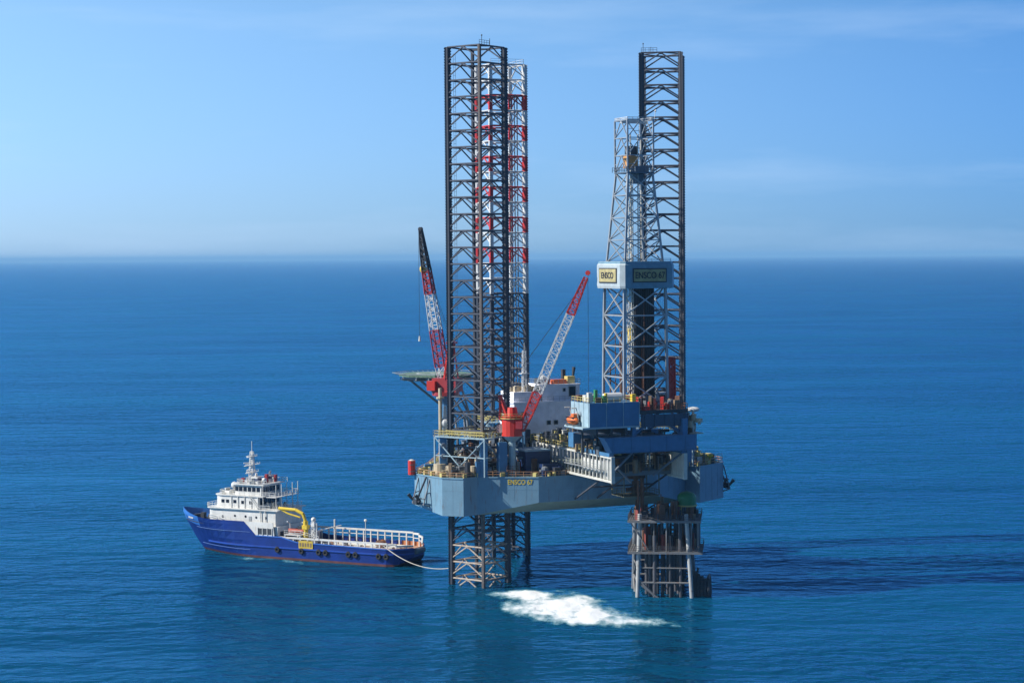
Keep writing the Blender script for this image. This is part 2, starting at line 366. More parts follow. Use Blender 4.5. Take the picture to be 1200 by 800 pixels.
# legs
HT = 122.0; BAY = 3.75; S = 9.1
LEGS = [((-23.15, 0.0), R(30), 'dark'), ((-1.2, 38.5), 0.0, 'stripe'), ((26.5, 0.1), R(-30), 'dark')]
LEGS[2] = ((23.9, 0.0), R(-30), 'dark')
def corners(c, rot, s=S):
    return [(c[0]+s/2*(i*math.cos(rot)-j*math.sin(rot)), c[1]+s/2*(i*math.sin(rot)+j*math.cos(rot))) for i, j in ((-1, -1), (1, -1), (1, 1), (-1, 1))]
def bay_mat(k):       # paint scheme of the bow leg from the top
    if k in (0, 1, 13, 14): return 1
    if k > 14: return 0
    return 2 if k % 2 == 0 else 1
for (c, rot, kind) in LEGS:
    cs = corners(c, rot); nb = int((HT+26)/BAY)
    m = MB(); ch = [MB() for _ in range(4)]
    for k in range(nb):
        z1 = HT-0.5-k*BAY; z0 = z1-BAY
        col = bay_mat(k) if kind == 'stripe' else 0
        m.mi = col if (kind == 'stripe' or z1 > 9.5 or z1 < 0) else 1
        mids = []
        for i in range(4):
            j = (i+1) % 4; a = cs[i]; b = cs[j]; mid = ((a[0]+b[0])/2, (a[1]+b[1])/2); mids.append(mid)
            m.tube((*a, z1), (*b, z1), 0.19, 6, cap=False)
            for e in (a, b):
                m.tube((mid[0], mid[1], z1-0.1), (e[0], e[1], z0+0.75), 0.17, 6, cap=False)
            m.rbox((mid[0], mid[1], z1-0.15), (1.1, 0.12, 0.6), math.atan2(b[1]-a[1], b[0]-a[0]))
        for i in range(4):
            a = mids[i]; b = mids[(i+1) % 4]; m.tube((*a, z1), (*b, z1), 0.13, 5, cap=False)
        for i in range(4):
            q = ch[i]; q.mi = col; x, y = cs[i]
            q.tube((x, y, z0), (x, y, z1), 0.42 if kind == 'dark' else 0.55, 8, cap=False)
            # rack plates with teeth pointing to the leg's corners
            dx, dy = x-c[0], y-c[1]; L_ = math.hypot(dx, dy); dx /= L_; dy /= L_; az = math.atan2(dy, dx)
            for sgn in (1, -1):
                q.rbox((x+dx*sgn*0.5, y+dy*sgn*0.5, (z0+z1)/2), (0.35, 0.16, BAY), az)
                nt_ = 6
                for t in range(nt_):
                    q.rbox((x+dx*sgn*0.74, y+dy*sgn*0.74, z0+BAY*(t+0.5)/nt_), (0.18, 0.17, BAY/nt_*0.5), az)
    BRED = mat('band_red', (0.52, 0.03, 0.03), 0.5, rust=0.1); mats = [LEGBR, WHITE, BRED] if kind == 'stripe' else [LEGBR, mat('weathered_brace', (0.42, 0.36, 0.30), 0.7, rust=0.5)]
    leg = m.build('leg', mats, rig)
    if kind == 'stripe': leg['label'] = 'bow leg painted in red and white bands over dark steel'
    for q in ch:
        for x_ in (q,):
            pass
        nearest = q is ch[min(range(4), key=lambda i: cs[i][0]*math.sin(RZ)+cs[i][1]*math.cos(RZ))]
        q.build('chord', [NAVYLEG, WHITE, MATS['band_red']] if kind == 'stripe' else [mat('weathered_chord', (0.12, 0.105, 0.10), 0.6, rust=0.4, rcol=(0.22, 0.15, 0.11)) if nearest and c[0] < 0 else NAVYLEG], leg)
    if kind == 'stripe':
        q = MB()
        for (ox, oy) in ((1.4, -3.2), (2.5, -2.9), (3.4, -2.5), (2.0, 0.5)):
            q.tube((c[0]+ox, c[1]+oy, 20), (c[0]+ox, c[1]+oy, HT-8), 0.16, 6)
        q.build_each('riser_pipe', GREY, leg)
        q = MB(); q.mi = 0
        q.box(c[0]-0.5, c[0]+4.4, c[1]-4.4, c[1]+4.4, HT-8, HT-7.8)
        q.build('top_platform', WHITE, leg)
        q = MB(); q.rail([(c[0]-4.4, c[1]-4.4, HT-0.3), (c[0]+4.4, c[1]-4.4, HT-0.3), (c[0]+4.4, c[1]+4.4, HT-0.3)], 1.1, 2); q.build('top_railing', WHITE, leg)
    else:
        q = MB(); x, y = cs[0]
        q.tube((x+1, y+1, HT-0.5), (x+1, y+1, HT+1.6), 0.07); q.tube((x+2.5, y, HT-0.5), (x+2.5, y, HT+0.9), 0.07)
        q.rail([(cs[0][0], cs[0][1], HT-0.4), (lp(cs[0][0], cs[1][0], .4), lp(cs[0][1], cs[1][1], .4), HT-0.4)], 1.0, 0.8, 0.07)
        q.ell((x+1, y+1, HT+1.7), (0.18, 0.18, 0.22), 6, 4)
        q.build('navigation_lights', DARK, leg)
        q = MB(); u, v = lp(cs[0][0], cs[3][0], 0.82), lp(cs[0][1], cs[3][1], 0.82)
        for o in (0.0, 0.5): q.bar((u+o, v, 26), (u+o, v, HT-2), 0.06)
        for k in range(int((HT-28)/0.9)): q.bar((u, v, 26+k*0.9), (u+0.5, v, 26+k*0.9), 0.05)
        q.build('ladder', GREY, leg)

# jacking frames
for (c, rot, kind) in LEGS:
    cs = corners(c, rot, S+0.1); ztop = 33.6
    for (x, y) in cs:
        dx, dy = (x-c[0]), (y-c[1]); L_ = math.hypot(dx, dy); dx /= L_; dy /= L_; az = math.atan2(dy, dx)
        m = MB(); m.rbox((x+dx*1.75, y+dy*1.75, (ZT+ztop)/2), (1.5, 1.7, ztop-ZT), az); jc = m.build('jack_case', HULLUP, rig)
        m = MB()
        for k in range(3):
            for sg in (-1, 1):
                px_, py_ = x+dx*1.75-dy*sg*0.85, y+dy*1.75+dx*sg*0.85
                m.tube((px_, py_, ZT+1.6+k*2.4), (px_-dy*sg*0.9, py_+dx*sg*0.9, ZT+1.6+k*2.4), 0.6, 8)
        m.build_each('jack_motor', GREY, jc)
    m = MB(); oc = corners(c, rot, S+5.2)
    ic = corners(c, rot, S+1.6)
    for i in range(4):
        j = (i+1) % 4; a = oc[i]; b = oc[j]; a2, b2 = ic[i], ic[j]
        m.add([(*a, ztop+0.05), (*b, ztop+0.05), (*b2, ztop+0.05), (*a2, ztop+0.05), (*a, ztop+0.3), (*b, ztop+0.3), (*b2, ztop+0.3), (*a2, ztop+0.3)],
              [(3, 2, 1, 0), (4, 5, 6, 7), (0, 1, 5, 4), (2, 3, 7, 6)])
        m.tube((*a, ZT), (*a, ztop), 0.22, 6)
        m.tube((*a, ztop), (lp(a[0], b[0], .5), lp(a[1], b[1], .5), ZT+2), 0.14, 5); m.tube((*b, ztop), (lp(a[0], b[0], .5), lp(a[1], b[1], .5), ZT+2), 0.14, 5)
        m.tube((*a, ZT+4.2), (*b, ZT+4.2), 0.12, 5)
    jh = m.build('jack_platform', PALE, rig)
    m = MB(); m.rail([(x, y, ztop+0.3) for x, y in oc], 1.2, 1.3, 0.10, closed=True)
    m.rail([(x, y, ztop+0.3) for x, y in ic], 1.2, 1.6, 0.11, closed=True)
    m.build('platform_railing', PYEL, jh)

# under-hull spud guides on the near leg
def lattice_box(m, x0, x1, y0, y1, zs, r=0.2, rb=0.12, xb=True):
    cs = [(x0, y0), (x1, y0), (x1, y1), (x0, y1)]
    for a, b in zip(zs, zs[1:]):
        for i in range(4):
            j = (i+1) % 4; m.tube((*cs[i], a), (*cs[i], b), r); m.tube((*cs[i], b), (*cs[j], b), rb)
            if xb: m.tube((*cs[i], a), (*cs[j], b), rb, 5); m.tube((*cs[j], a), (*cs[i], b), rb, 5)

# ------------------------------------------------------------------ cranes
# near crane: red house, red/white boom pointing right
cx, cy = -18.5, -8.3
base = Vector((cx, cy, 0))
RINV = Matrix.Rotation(-RZ, 3, 'Z')
def wdir(x, y): v = RINV @ Vector((x, y, 0)); return v
m = MB(); zt = 34.2
m.mi = 1; ang = 0.2
m.tube((cx, cy, zt), (cx, cy, zt+4.6), 2.35, 16); m.tube((cx, cy, zt+4.6), (cx, cy, zt+6.4), 1.5, 12, 1.1)
m.mi = 2
m.tube((cx, cy, zt+3.9), (cx, cy, zt+4.05), 2.7, 16); m.rail([(cx+2.6*math.cos(t*math.pi/6), cy+2.6*math.sin(t*math.pi/6), zt+4.05) for t in range(12)], 1.0, 1.3, 0.08, closed=True)
crane = m.build('crane', [RED, RED, PYEL], rig); crane['label'] = 'near crane with red drum house and raised red and white boom'
m = MB(); m.tube((cx, cy, ZT), (cx, cy, zt-0.8), 0.85, 12); m.tube((cx, cy, zt-1.2), (cx, cy, zt), 1.0, 12, 2.3); m.build('pedestal', PALE, crane)
bd = wdir(0.985, -0.17).normalized(); side = Vector((-bd.y, bd.x, 0))
B0 = base+Vector((0, 0, zt+1.2))+bd*2.2; B1 = base+Vector((0, 0, 70.6))+bd*17.4
m = MB()
def bsec(t0, t1, w0, w1, k, mi, r=0.2, rb=0.1):
    m.mi = mi; m.lattice(B0.lerp(B1, t0), B0.lerp(B1, t1), w0, w1, k, r, rb, side)
bsec(0, 0.10, 1.0, 1.7, 2, 0, 0.26, 0.15); bsec(0.10, 0.24, 1.7, 1.9, 4, 0, 0.26, 0.15); bsec(0.24, 0.74, 1.9, 1.7, 14, 1, 0.22); bsec(0.74, 0.97, 1.7, 0.8, 7, 0, 0.26, 0.15)
m.mi = 0; m.tube(B1-side*0.4, B1+side*0.4, 0.55, 10)
m.build('boom', [RED, WHITE], crane)
m = MB(); g0 = base+Vector((0, 0, zt+4.6))-bd*1.0; G1 = base+Vector((0, 0, zt+8.8))-bd*2.6
for sgn in (-1, 1):
    m.tube(g0+side*sgn*1.0, G1+side*sgn*0.5, 0.35, 6); m.tube(g0+side*sgn*1.0-bd*1.6-Vector((0, 0, 1)), G1+side*sgn*0.5, 0.25, 6)
m.tube(G1-side*0.7, G1+side*0.7, 0.45, 8)
m.add([g0+side*0.8, g0-side*0.8, G1-side*0.5, G1+side*0.5, g0+side*0.8-bd*0.7, g0-side*0.8-bd*0.7, G1-side*0.5-bd*0.5, G1+side*0.5-bd*0.5], [(0, 1, 2, 3), (7, 6, 5, 4), (0, 3, 7, 4), (1, 5, 6, 2)])
m.build('gantry', RED, crane)
m = MB()
for sgn in (-0.3, 0.3): m.tube(G1+side*sgn, B0.lerp(B1, 0.93)+side*sgn, 0.045, 4)
m.tube(B1, Vector((B1.x, B1.y, 43)), 0.05, 4); m.build('hoist_cable', DARK, crane)
m = MB(); m.tube(Vector((B1.x, B1.y, 41.9)), Vector((B1.x, B1.y, 43.2)), 0.35, 8); m.build('hook_block', YEL, crane)
m = MB(); q = base+bd*2.0+side*-1.8; m.rbox((q.x, q.y, zt+2.6), (1.5, 1.2, 1.7), math.atan2(bd.y, bd.x)); m.build('cab', DRED, crane)
m = MB(); q = base-bd*2.6; m.rbox((q.x, q.y, zt+1.7), (1.4, 2.4, 1.7), math.atan2(bd.y, bd.x)); m.build('engine_house', mat('dusty_pink', (0.4, 0.26, 0.24), 0.6, rust=0.2), crane)

# far crane: tall pale pedestal, dark red house, boom with dark curved tip
cx, cy = -26.3, 12.6; base = Vector((cx, cy, 0)); zt = 42.3
m = MB(); m.tube((cx, cy, zt), (cx, cy, zt+0.8), 3.2, 14)
bd = wdir(-0.93, 0.37).normalized(); side = Vector((-bd.y, bd.x, 0)); az = math.atan2(bd.y, bd.x)
m.rbox((cx+0.4, cy, zt+2.4), (6.0, 4.2, 3.2), az)
crane2 = m.build('crane', DRED, rig); crane2['label'] = 'far crane on a tall pale pedestal with dark red house and steep boom'
m = MB(); m.tube((cx, cy, ZT), (cx, cy, zt-2), 1.5, 14); m.tube((cx, cy, zt-2), (cx, cy, zt), 1.5, 14, 2.6); m.build('pedestal', HULLUP, crane2)
B0 = base+Vector((0, 0, zt+3))+bd*0.4; B1 = base+Vector((0, 0, 75.5))+bd*5.3
m = MB()
bsec(0, 0.12, 1.6, 2.3, 2, 1); bsec(0.12, 0.40, 2.3, 2.2, 6, 0, 0.26, 0.15); bsec(0.40, 0.68, 2.2, 1.9, 7, 1, 0.22, 0.11); bsec(0.68, 0.86, 1.9, 1.6, 4, 0, 0.3, 0.2)
m.mi = 2
m.lattice(B0.lerp(B1, 0.86), B1, 1.6, 1.2, 3, 0.34, 0.28, side); tip = B1+Vector((0, 0, 5.4))+bd*0.75
m.lattice(B1, tip, 1.2, 0.5, 4, 0.34, 0.28, side); m.tube(tip-side*0.4, tip+side*0.4, 0.5, 8)
m.build('boom', [DRED, WHITE, DARK], crane2)
m = MB(); q = B0.lerp(B1, 0.87)+bd*0.9; m.ell((q.x, q.y, q.z), (0.8, 0.8, 1.0), 8, 6); m.build('overhaul_ball', YEL, crane2)
m = MB(); g0 = base+Vector((0, 0, zt+3.8))-bd*0.6; G1 = base+Vector((0, 0, zt+12.2))-bd*1.6
for sgn in (-1, 1):
    m.lattice(g0+side*sgn*1.4, G1+side*sgn*0.9, 0.7, 0.6, 5, 0.22, 0.12); m.tube(g0+side*sgn*1.4-bd*2.0, G1+side*sgn*0.9, 0.2, 5)
m.tube(G1-side*1.2, G1+side*1.2, 0.45, 8); m.rbox(G1, (1.8, 2.4, 0.5), az)
m.build('gantry', RED, crane2)
m = MB()
for sgn in (-0.4, 0.4): m.tube(G1+side*sgn, B0.lerp(B1, 0.9)+side*sgn, 0.045, 4)
m.tube(tip+bd*0.5, Vector((tip.x+bd.x*.5, tip.y+bd.y*.5, 56)), 0.05, 4); m.build('hoist_cable', DARK, crane2)
m = MB(); m.tube((tip.x+bd.x*.5, tip.y+bd.y*.5, 54.8), (tip.x+bd.x*.5, tip.y+bd.y*.5, 56), 0.3, 8, 0.15); m.build('hook', OFFWHITE, crane2)
m = MB(); q = base+bd*2.5+side*2.2; m.rbox((q.x, q.y, zt+2.3), (2.0, 1.6, 2.2), az); m.build('cab', RED, crane2)
# tall vent post and funnel beside it
m = MB(); m.tube((-29.0, 9.2, ZT), (-29.0, 9.2, 44.2), 0.42, 8); m.tube((-29.0, 9.2, 41.8), (-29.0, 9.2, 42.2), 0.9, 8); m.build('vent_post', BEIGE, rig)
m = MB(); m.tube((-27.8, 9.4, 40.0), (-27.8, 9.4, 37.2), 0.25, 10, 0.5); m.ell((-27.8, 9.4, 36.2), (1.25, 1.25, 1.3), 12, 7); m.tube((-27.8, 9.4, 33.6), (-27.8, 9.4, 35.2), 0.5, 8)
m.build('white_tank', WHITE, rig, smooth=False)
m = MB(); m.box(-30, -25.2, 7.2, 11.4, 33.0, 33.3); m.rail([(-30, 7.2, 33.3), (-25.2, 7.2, 33.3), (-25.2, 11.4, 33.3), (-30, 11.4, 33.3)], 1.1, 1.4, 0.08, closed=True)
for x in (-29.8, -25.4):
    for y in (7.4, 11.2): m.tube((x, y, ZT), (x, y, 33), 0.15)
m.build('tank_platform', GREY, rig)
m = MB(); m.tube((-28.4, 7.0, ZT), (-28.4, 7.0, 32.5), 1.3, 14)
for z in (27.2, 29.0, 30.8): m.tube((-28.4, 7.0, z), (-28.4, 7.0, z+0.15), 1.4, 14)
m.build('upright_tank', mat('tank_blue', (0.13, 0.22, 0.33), 0.5, rust=0.2), rig)

# ------------------------------------------------------------------ helideck
hx, hy = -14.8, 49.0
m = MB(); rr = 9.4; oct_ = [(hx+rr*math.cos(R(22.5+45*i)), hy+rr*math.sin(R(22.5+45*i))) for i in range(8)]
m.prism(oct_, 44.6, 45.2)
heli = m.build('helideck', HGREEN, rig)
m = MB(); o2 = [(hx+(rr+1.7)*math.cos(R(22.5+45*i)), hy+(rr+1.7)*math.sin(R(22.5+45*i))) for i in range(8)]
for i in range(8):
    j = (i+1) % 8; a = oct_[i]; b = oct_[j]; a2 = o2[i]; b2 = o2[j]
    m.bar((*a2, 45.45), (*b2, 45.45), 0.12)
    for k in range(7): t = k/6; m.bar((lp(a[0], b[0], t), lp(a[1], b[1], t), 44.9), (lp(a2[0], b2[0], t), lp(a2[1], b2[1], t), 45.45), 0.08)
m.build('safety_net', GALV, heli)
m = MB()
for t in range(-4, 5):
    w_ = math.sqrt(max(0, rr*rr*0.9-(t*2.4)**2)); m.rbox((hx+t*2.4, hy, 44.2), (0.2, 2*w_, 0.7)); m.rbox((hx, hy+t*2.4, 43.75), (2*w_, 0.2, 0.25))
for a, b in (((-6, -4), (2, -6)), ((-6, 5), (2, 0)), ((3, -8), (3, -8)), ((5, 4), (6, 0)), ((-2, -8), (2, -8))):
    m.tube((hx+a[0], hy+a[1], 44), (hx+b[0]+3, hy+b[1], 34), 0.28); m.tube((hx+b[0]+3, hy+b[1]-2, ZT), (hx+b[0]+3, hy+b[1], 34.2), 0.3)
m.build('support_truss', GREY, heli)
m = MB()
for rr_ in (5.0,):
    for i in range(32):
        a = 2*math.pi*i/32; b = 2*math.pi*(i+1)/32
        m.add([(hx+4.6*math.cos(a), hy+4.6*math.sin(a), 45.21), (hx+5.2*math.cos(a), hy+5.2*math.sin(a), 45.21), (hx+5.2*math.cos(b), hy+5.2*math.sin(b), 45.21), (hx+4.6*math.cos(b), hy+4.6*math.sin(b), 45.21)], [(0, 1, 2, 3)])
m.rbox((hx-1, hy, 45.22), (0.5, 3.4, 0.02)); m.rbox((hx+1, hy, 45.22), (0.5, 3.4, 0.02)); m.rbox((hx, hy, 45.225), (1.5, 0.5, 0.02))
m.build('landing_mark', WHITE, heli)

# ------------------------------------------------------------------ accommodation block
m = MB(); m.box(-5.0, 18.0, 22.2, 31.5, ZT, 39.2); m.box(-5.3, 18.3, 21.9, 31.8, 38.9, 39.25)
for x in range(-4, 18, 2): m.box(x-0.04, x+0.04, 22.14, 22.2, ZT, 38.8)
acc = m.build('accommodation_block', ACCOM, rig)
m = MB(); m.box(-4.8, 2.3, 22.8, 31, 39.25, 41.6); m.build('upper_storey', ACCOM, acc)
m = MB(); m.box(2.6, 12.6, 22.6, 30.5, 39.25, 43.2); m.box(2.4, 12.8, 22.4, 30.7, 43.0, 43.25); m.build('bridge_house', ACCOM, acc)
def pane(x0, x1, z0, z1, y, nm='window', fr=True, parent=acc):
    f = MB(); f.box(x0-0.12, x1+0.12, y-0.05, y+0.05, z0-0.12, z1+0.12); fo = f.build(nm, OFFWHITE, parent)
    # glass stands proud of the frame plate
    g = MB(); g.box(x0, x1, y-0.09, y-0.04, z0, z1); g.mi = 0; g.build('pane', GLASS, fo) if False else None
    me = MB(); me.box(x0, x1, y-0.09, y-0.055, z0, z1)
    fo.data.materials.append(GLASS); o = len(fo.data.vertices)
    allv = [tuple(v.co) for v in fo.data.vertices]+me.v; allf = [tuple(p.vertices) for p in fo.data.polygons]+[tuple(i+o for i in q) for q in me.f]
    mm = bpy.data.meshes.new(nm); mm.from_pydata(allv, [], allf); mm.materials.append(OFFWHITE); mm.materials.append(GLASS)
    mm.polygons.foreach_set('material_index', [0]*6+[1]*6); fo.data = mm
    return fo
for x in (3.6, 5.5): pane(x, x+0.95, 33.6, 34.5, 22.1)
pane(9.7, 11.4, 40.2, 42.6, 22.5, 'door'); pane(8.1, 8.7, 41.5, 42.2, 22.5)
for x in (-3.0, 14.5): pane(x, x+0.8, 36.0, 36.8, 22.1)
m = MB(); m.rail([(-5.2, 22.0, 39.25), (2.3, 22.0, 39.25), (12.9, 22.0, 39.25), (18.2, 22.0, 39.25), (18.2, 31.6, 39.25)], 1.1, 1.5, 0.07)
m.rail([(2.5, 22.5, 43.25), (12.7, 22.5, 43.25), (12.7, 30.6, 43.25), (2.5, 30.6, 43.25)], 1.1, 1.3, 0.07, closed=True); m.build('roof_railing', GALV, acc)
# roof gear
m = MB(); m.box(6.0, 9.5, 23.5, 25.3, 43.3, 44.3); m.box(4.0, 5.2, 24, 25.0, 43.3, 44.7); m.build_each('roof_locker', ORANGE, acc)
m = MB(); m.box(10, 12, 24, 26, 43.3, 45.0); m.build('yellow_locker', PYEL, acc)
m = MB(); m.box(2.9, 5.2, 26, 28, 43.3, 44.6); m.box(9.6, 10.4, 26, 27, 43.3, 46.6); m.tube((11.8, 25, 44), (12.2, 25, 47.2), 0.2, 6, 0.5); m.build_each('air_handler', DARK, acc)
m = MB(); m.ell((3.6, 24.6, 44.6), (0.9, 0.9, 0.9), 10, 6); m.tube((3.6, 24.6, 43.3), (3.6, 24.6, 44), 0.3); m.build('radome', WHITE, acc)
m = MB(); m.lattice((-1.4, 24.2, 41.6), (-1.4, 24.2, 51.5), 1.0, 0.7, 9, 0.14, 0.09); m.rbox((-1.4, 24.2, 48.5), (3.2, 0.2, 0.2)); m.rbox((-1.4, 24.2, 46.0), (2.2, 1.8, 0.15)); m.tube((-1.4, 24.2, 51.5), (-1.4, 24.2, 53.5), 0.06)
m.build('radio_mast', WHITE, acc)
m = MB()
for k in range(14):
    x = random.uniform(-4.4, 2); y = random.uniform(23.2, 27); m.rbox((x, y, 41.6+0.5), (random.uniform(0.5, 1.4), random.uniform(0.5, 1.2), random.uniform(0.7, 2.0)))
m.build_each('roof_vent', BEIGE, acc)

# ------------------------------------------------------------------ cantilever
X0, X1, YE, YS = -6.9, 10.6, -36.0, 12.0; CZ0, CZ1 = 25.75, 31.3
m = MB()
for xx, sg in ((X0, -1), (X1, 1)):
    m.box(xx-0.35, xx+0.35, YE, YS, CZ0, CZ0+0.45); m.box(xx-0.35, xx+0.35, YE, YS, CZ1-0.4, CZ1)
    m.box(xx-0.07, xx+0.07, YE, YE+9.5, CZ0+0.45, CZ1-0.4) if sg > 0 else None
    m.box(xx-0.42, xx+0.42, YE-0.35, YE, CZ0-0.1, CZ1+0.1)
    yy = YE+1.9
    while yy < YS:
        m.box(xx-0.2, xx+0.2, yy-0.14, yy+0.14, CZ0+0.45, CZ1-0.4); yy += 1.9
cant = m.build('cantilever', OFFWHITE, rig); cant['label'] = 'cantilever beams carrying the drill floor out over the stern'
m = MB(); m.box(X0+0.45, X0+0.5, YE+0.6, YE+5.8, CZ0+0.5, CZ1-0.45); m.box(X0+0.6, X0+0.7, YE+6, YE+16, CZ0+1.4, CZ1-1.4); m.build('side_panel', WHITE, cant)
m = MB()
m.box(X0-1.3, X0-0.36, YE+3.5, YS, CZ0+2.4, CZ0+2.55)
m.rail([(X0-1.25, YE+3.5, CZ0+2.55), (X0-1.25, YS-2, CZ0+2.55)], 1.1, 1.6, 0.08)
m.build('walkway', GALV, cant)
m = MB(); m.box(X0+0.36, X1-0.36, YE+9.6, YS, CZ1-0.6, CZ1-0.05); m.build('pipe_deck', DECK, cant)
m = MB(); m.rail([(X0, YE+10, CZ1), (X0, YS, CZ1)], 1.2, 1.3, 0.09); m.build('pipe_deck_railing', PYEL, cant)
m = MB()
for yy in (YE+6, YE+12, YE+18): m.box(X0+0.36, X1-0.36, yy, yy+0.5, CZ0+0.6, CZ0+1.6)
m.tube((X0+0.3, YE+3, CZ0+5), (X0+6, YE+3.5, CZ0-0.4), 0.25); m.tube((X1-0.3, YE+1, CZ1), (X1-7, YE+1.5, CZ0+1), 0.25)
m.tube((X0, YE+0.2, CZ0+2), (X0+5.6, YE+1.0, CZ1+1), 0.28)
m.build('cross_braces', GREY, cant)
m = MB()
for x in (X0+1, X0+6.5, X1-1): m.tube((x, YE+7, CZ0+0.3), (x, YE+21.3, 20.0), 0.24)
m.tube((X0+1, YE+14, CZ0-2.4), (X1-1, YE+14, CZ0-2.4), 0.18)
m.build_each('under_brace', WPD, cant)

# BOP and well centre
m = MB(); wx, wy = 4.6, -24.0
m.tube((wx, wy, 21.6), (wx, wy, 30), 0.5, 10)
for z, r_, h_ in ((22.0, 1.1, 1.2), (23.6, 0.9, 0.8), (24.9, 1.2, 1.5), (27.1, 1.3, 1.8)): m.tube((wx, wy, z), (wx, wy, z+h_), r_, 12)
for z in (22.6, 25.4, 27.8): m.box(wx-2.2, wx+2.2, wy-0.5, wy+0.5, z-0.4, z+0.4)
m.build('blowout_preventer', RUST, cant)
m = MB(); m.box(wx-4.4, wx+4.4, wy-3, wy+3.2, 21.3, 21.5); m.rail([(wx-4.4, wy-3, 21.5), (wx+4.4, wy-3, 21.5), (wx+4.4, wy+3.2, 21.5), (wx-4.4, wy+3.2, 21.5)], 1.1, 1.2, 0.08, closed=True)
for a in (-4.3, 4.3):
    for b in (-2.9, 3.1): m.tube((wx+a, wy+b, 21.4), (wx+a, wy+b, CZ0+0.8), 0.14)
m.build('hanging_walkway', mat('walkway_olive', (0.16, 0.15, 0.09), 0.6, rust=0.4), cant)

# ------------------------------------------------------------------ substructure and drill floor
FZ = 41.0
m = MB()
m.add([(x, y, z) for y in (-36.6, -33.6) for x, z in ((-9.0, 35.4), (-7.2, 32.2), (13.2, 32.2), (13.2, 35.4))], [(0, 1, 2, 3), (7, 6, 5, 4), (0, 4, 5, 1), (1, 5, 6, 2), (2, 6, 7, 3), (3, 7, 4, 0)]); m.box(-9.0, 13.2, -20.6, -18.0, 32.2, 35.4)
for x in (-6.9, -2.5, 2.0, 6.0, 10.6): m.box(x-0.12, x+0.12, -36.75, -36.6, 32.2, 35.4)
m.box(-9.0, 13.2, -36.8, -33.6, 35.3, 35.5); m.box(-7.2, 13.2, -36.8, -33.6, 32.1, 32.18)
for x in (-6.9, 10.6): m.box(x-0.5, x+0.5, -35.5, -18.2, 31.35, 32.1)
sub = m.build('substructure', HULLUP, rig)
m = MB()
for x in (-1.2, 10.4):
    for y in (-34.6, -19.2):
        m.box(x-0.45, x+0.45, y-0.45, y+0.45, 35.5, FZ-0.8)
    m.tube((x, -34.6, 35.5), (x, -19.2, FZ-1), 0.3); m.tube((x, -19.2, 35.5), (x, -34.6, FZ-1), 0.3)
m.tube((-1.2, -34.9, 35.7), (4.6, -34.9, FZ-1), 0.28); m.tube((10.4, -34.9, 35.7), (4.6, -34.9, FZ-1), 0.28)
m.box(9.9, 11.1, -36.4, -35.2, 35.5, 39.0)
m.build('support_columns', HULLUP, sub)
m = MB(); m.box(-1.6, 11.6, -35.6, -18.0, FZ-0.8, FZ); m.build('drill_floor', DARK, sub)
m = MB()
m.box(0.2, 11.6, -35.7, -35.6, FZ-3.6, FZ-0.9)
for x in (1, 3.4, 5.8, 8.2, 10.6, 11.4): m.box(x, x+0.15, -35.85, -35.7, FZ-3.6, FZ-0.9)
m.build('wind_wall', mat('wind_wall_dark_blue', (0.045, 0.08, 0.13), 0.55, rust=0.2, streak=True), sub)
m = MB(); m.rail([(0, -35.5, FZ), (11.5, -35.5, FZ), (11.5, -18.2, FZ)], 1.2, 1.2, 0.1); m.build('floor_railing', RUST, sub)
# port overhanging house
m = MB(); m.box(-12.4, -0.5, -36.2, -27.0, 37.9, 43.0); m.mi = 1; m.box(-12.43, -12.4, -36.18, -27.0, 37.92, 42.98)  # sunward end clad paler than the shaded front: sunlight put into the colour
for x in (-12.4, -8.4, -4.4, -0.6): m.box(x, x+0.12, -36.32, -36.2, 37.9, 43.0)
for y in (-36.0, -33.6, -31.2, -28.8): m.box(-12.52, -12.43, y, y+0.12, 37.9, 43.0)
m.box(-14.0, -0.4, -36.3, -26.8, 37.5, 37.88)
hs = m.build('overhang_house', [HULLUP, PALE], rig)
m = MB(); m.rail([(-12.3, -27.2, 43.0), (-12.3, -36.0, 43.0), (-0.6, -36.0, 43.0), (-0.6, -27.2, 43)], 1.1, 1.3, 0.08); m.build('roof_railing', PYEL, hs)
m = MB()
for x in (-10.5, -7.0, -3.5): m.box(x-0.25, x+0.25, -36.0, -27.2, 36.2, 37.45); m.tube((x, -34.5, 35.6), (x, -34.5, 36.3), 0.5); m.tube((x, -28.5, 31.3), (x, -28.5, 36.3), 0.3)
m.box(-8.9, -1.6, -33.4, -21, 35.4, 35.6)
m.build('house_supports', DARK, hs)
m = MB(); m.tube((-7.1, -33, 44.0), (-3.5, -33, 44.0), 0.95, 12); m.ell((-7.1, -33, 44.0), (0.7, .95, .95), 10, 7); m.ell((-3.5, -33, 44.0), (0.7, .95, .95), 10, 7); m.build('white_air_tank', WHITE, hs)
m = MB(); m.box(-11.9, -11.0, -34.8, -33.8, 43.05, 45.2); m.box(-10.8, -8.2, -31, -29.4, 43.05, 44.4); m.build_each('roof_cabinet', OFFWHITE, hs)
m = MB(); m.box(-10.2, -8.9, -35.2, -34.2, 43.05, 44.1); m.box(-11.6, -9.6, -29, -27.6, 43.05, 44.3); m.build_each('valve_skid', RUST, hs)
m = MB(); m.box(-8.7, -7.9, -35.4, -34.6, 43.05, 44.5); m.box(-9.2, -8.6, -32.4, -31.6, 43.05, 45.6); m.build_each('bottle_rack', GREEN, hs)
m = MB(); m.tube((-7.9, -34.9, 43.05), (-7.9, -34.9, 45.0), 0.4); m.box(-1.9, -1.0, -35.6, -34.6, 43.05, 44.6); m.build_each('bollard', YEL, hs)

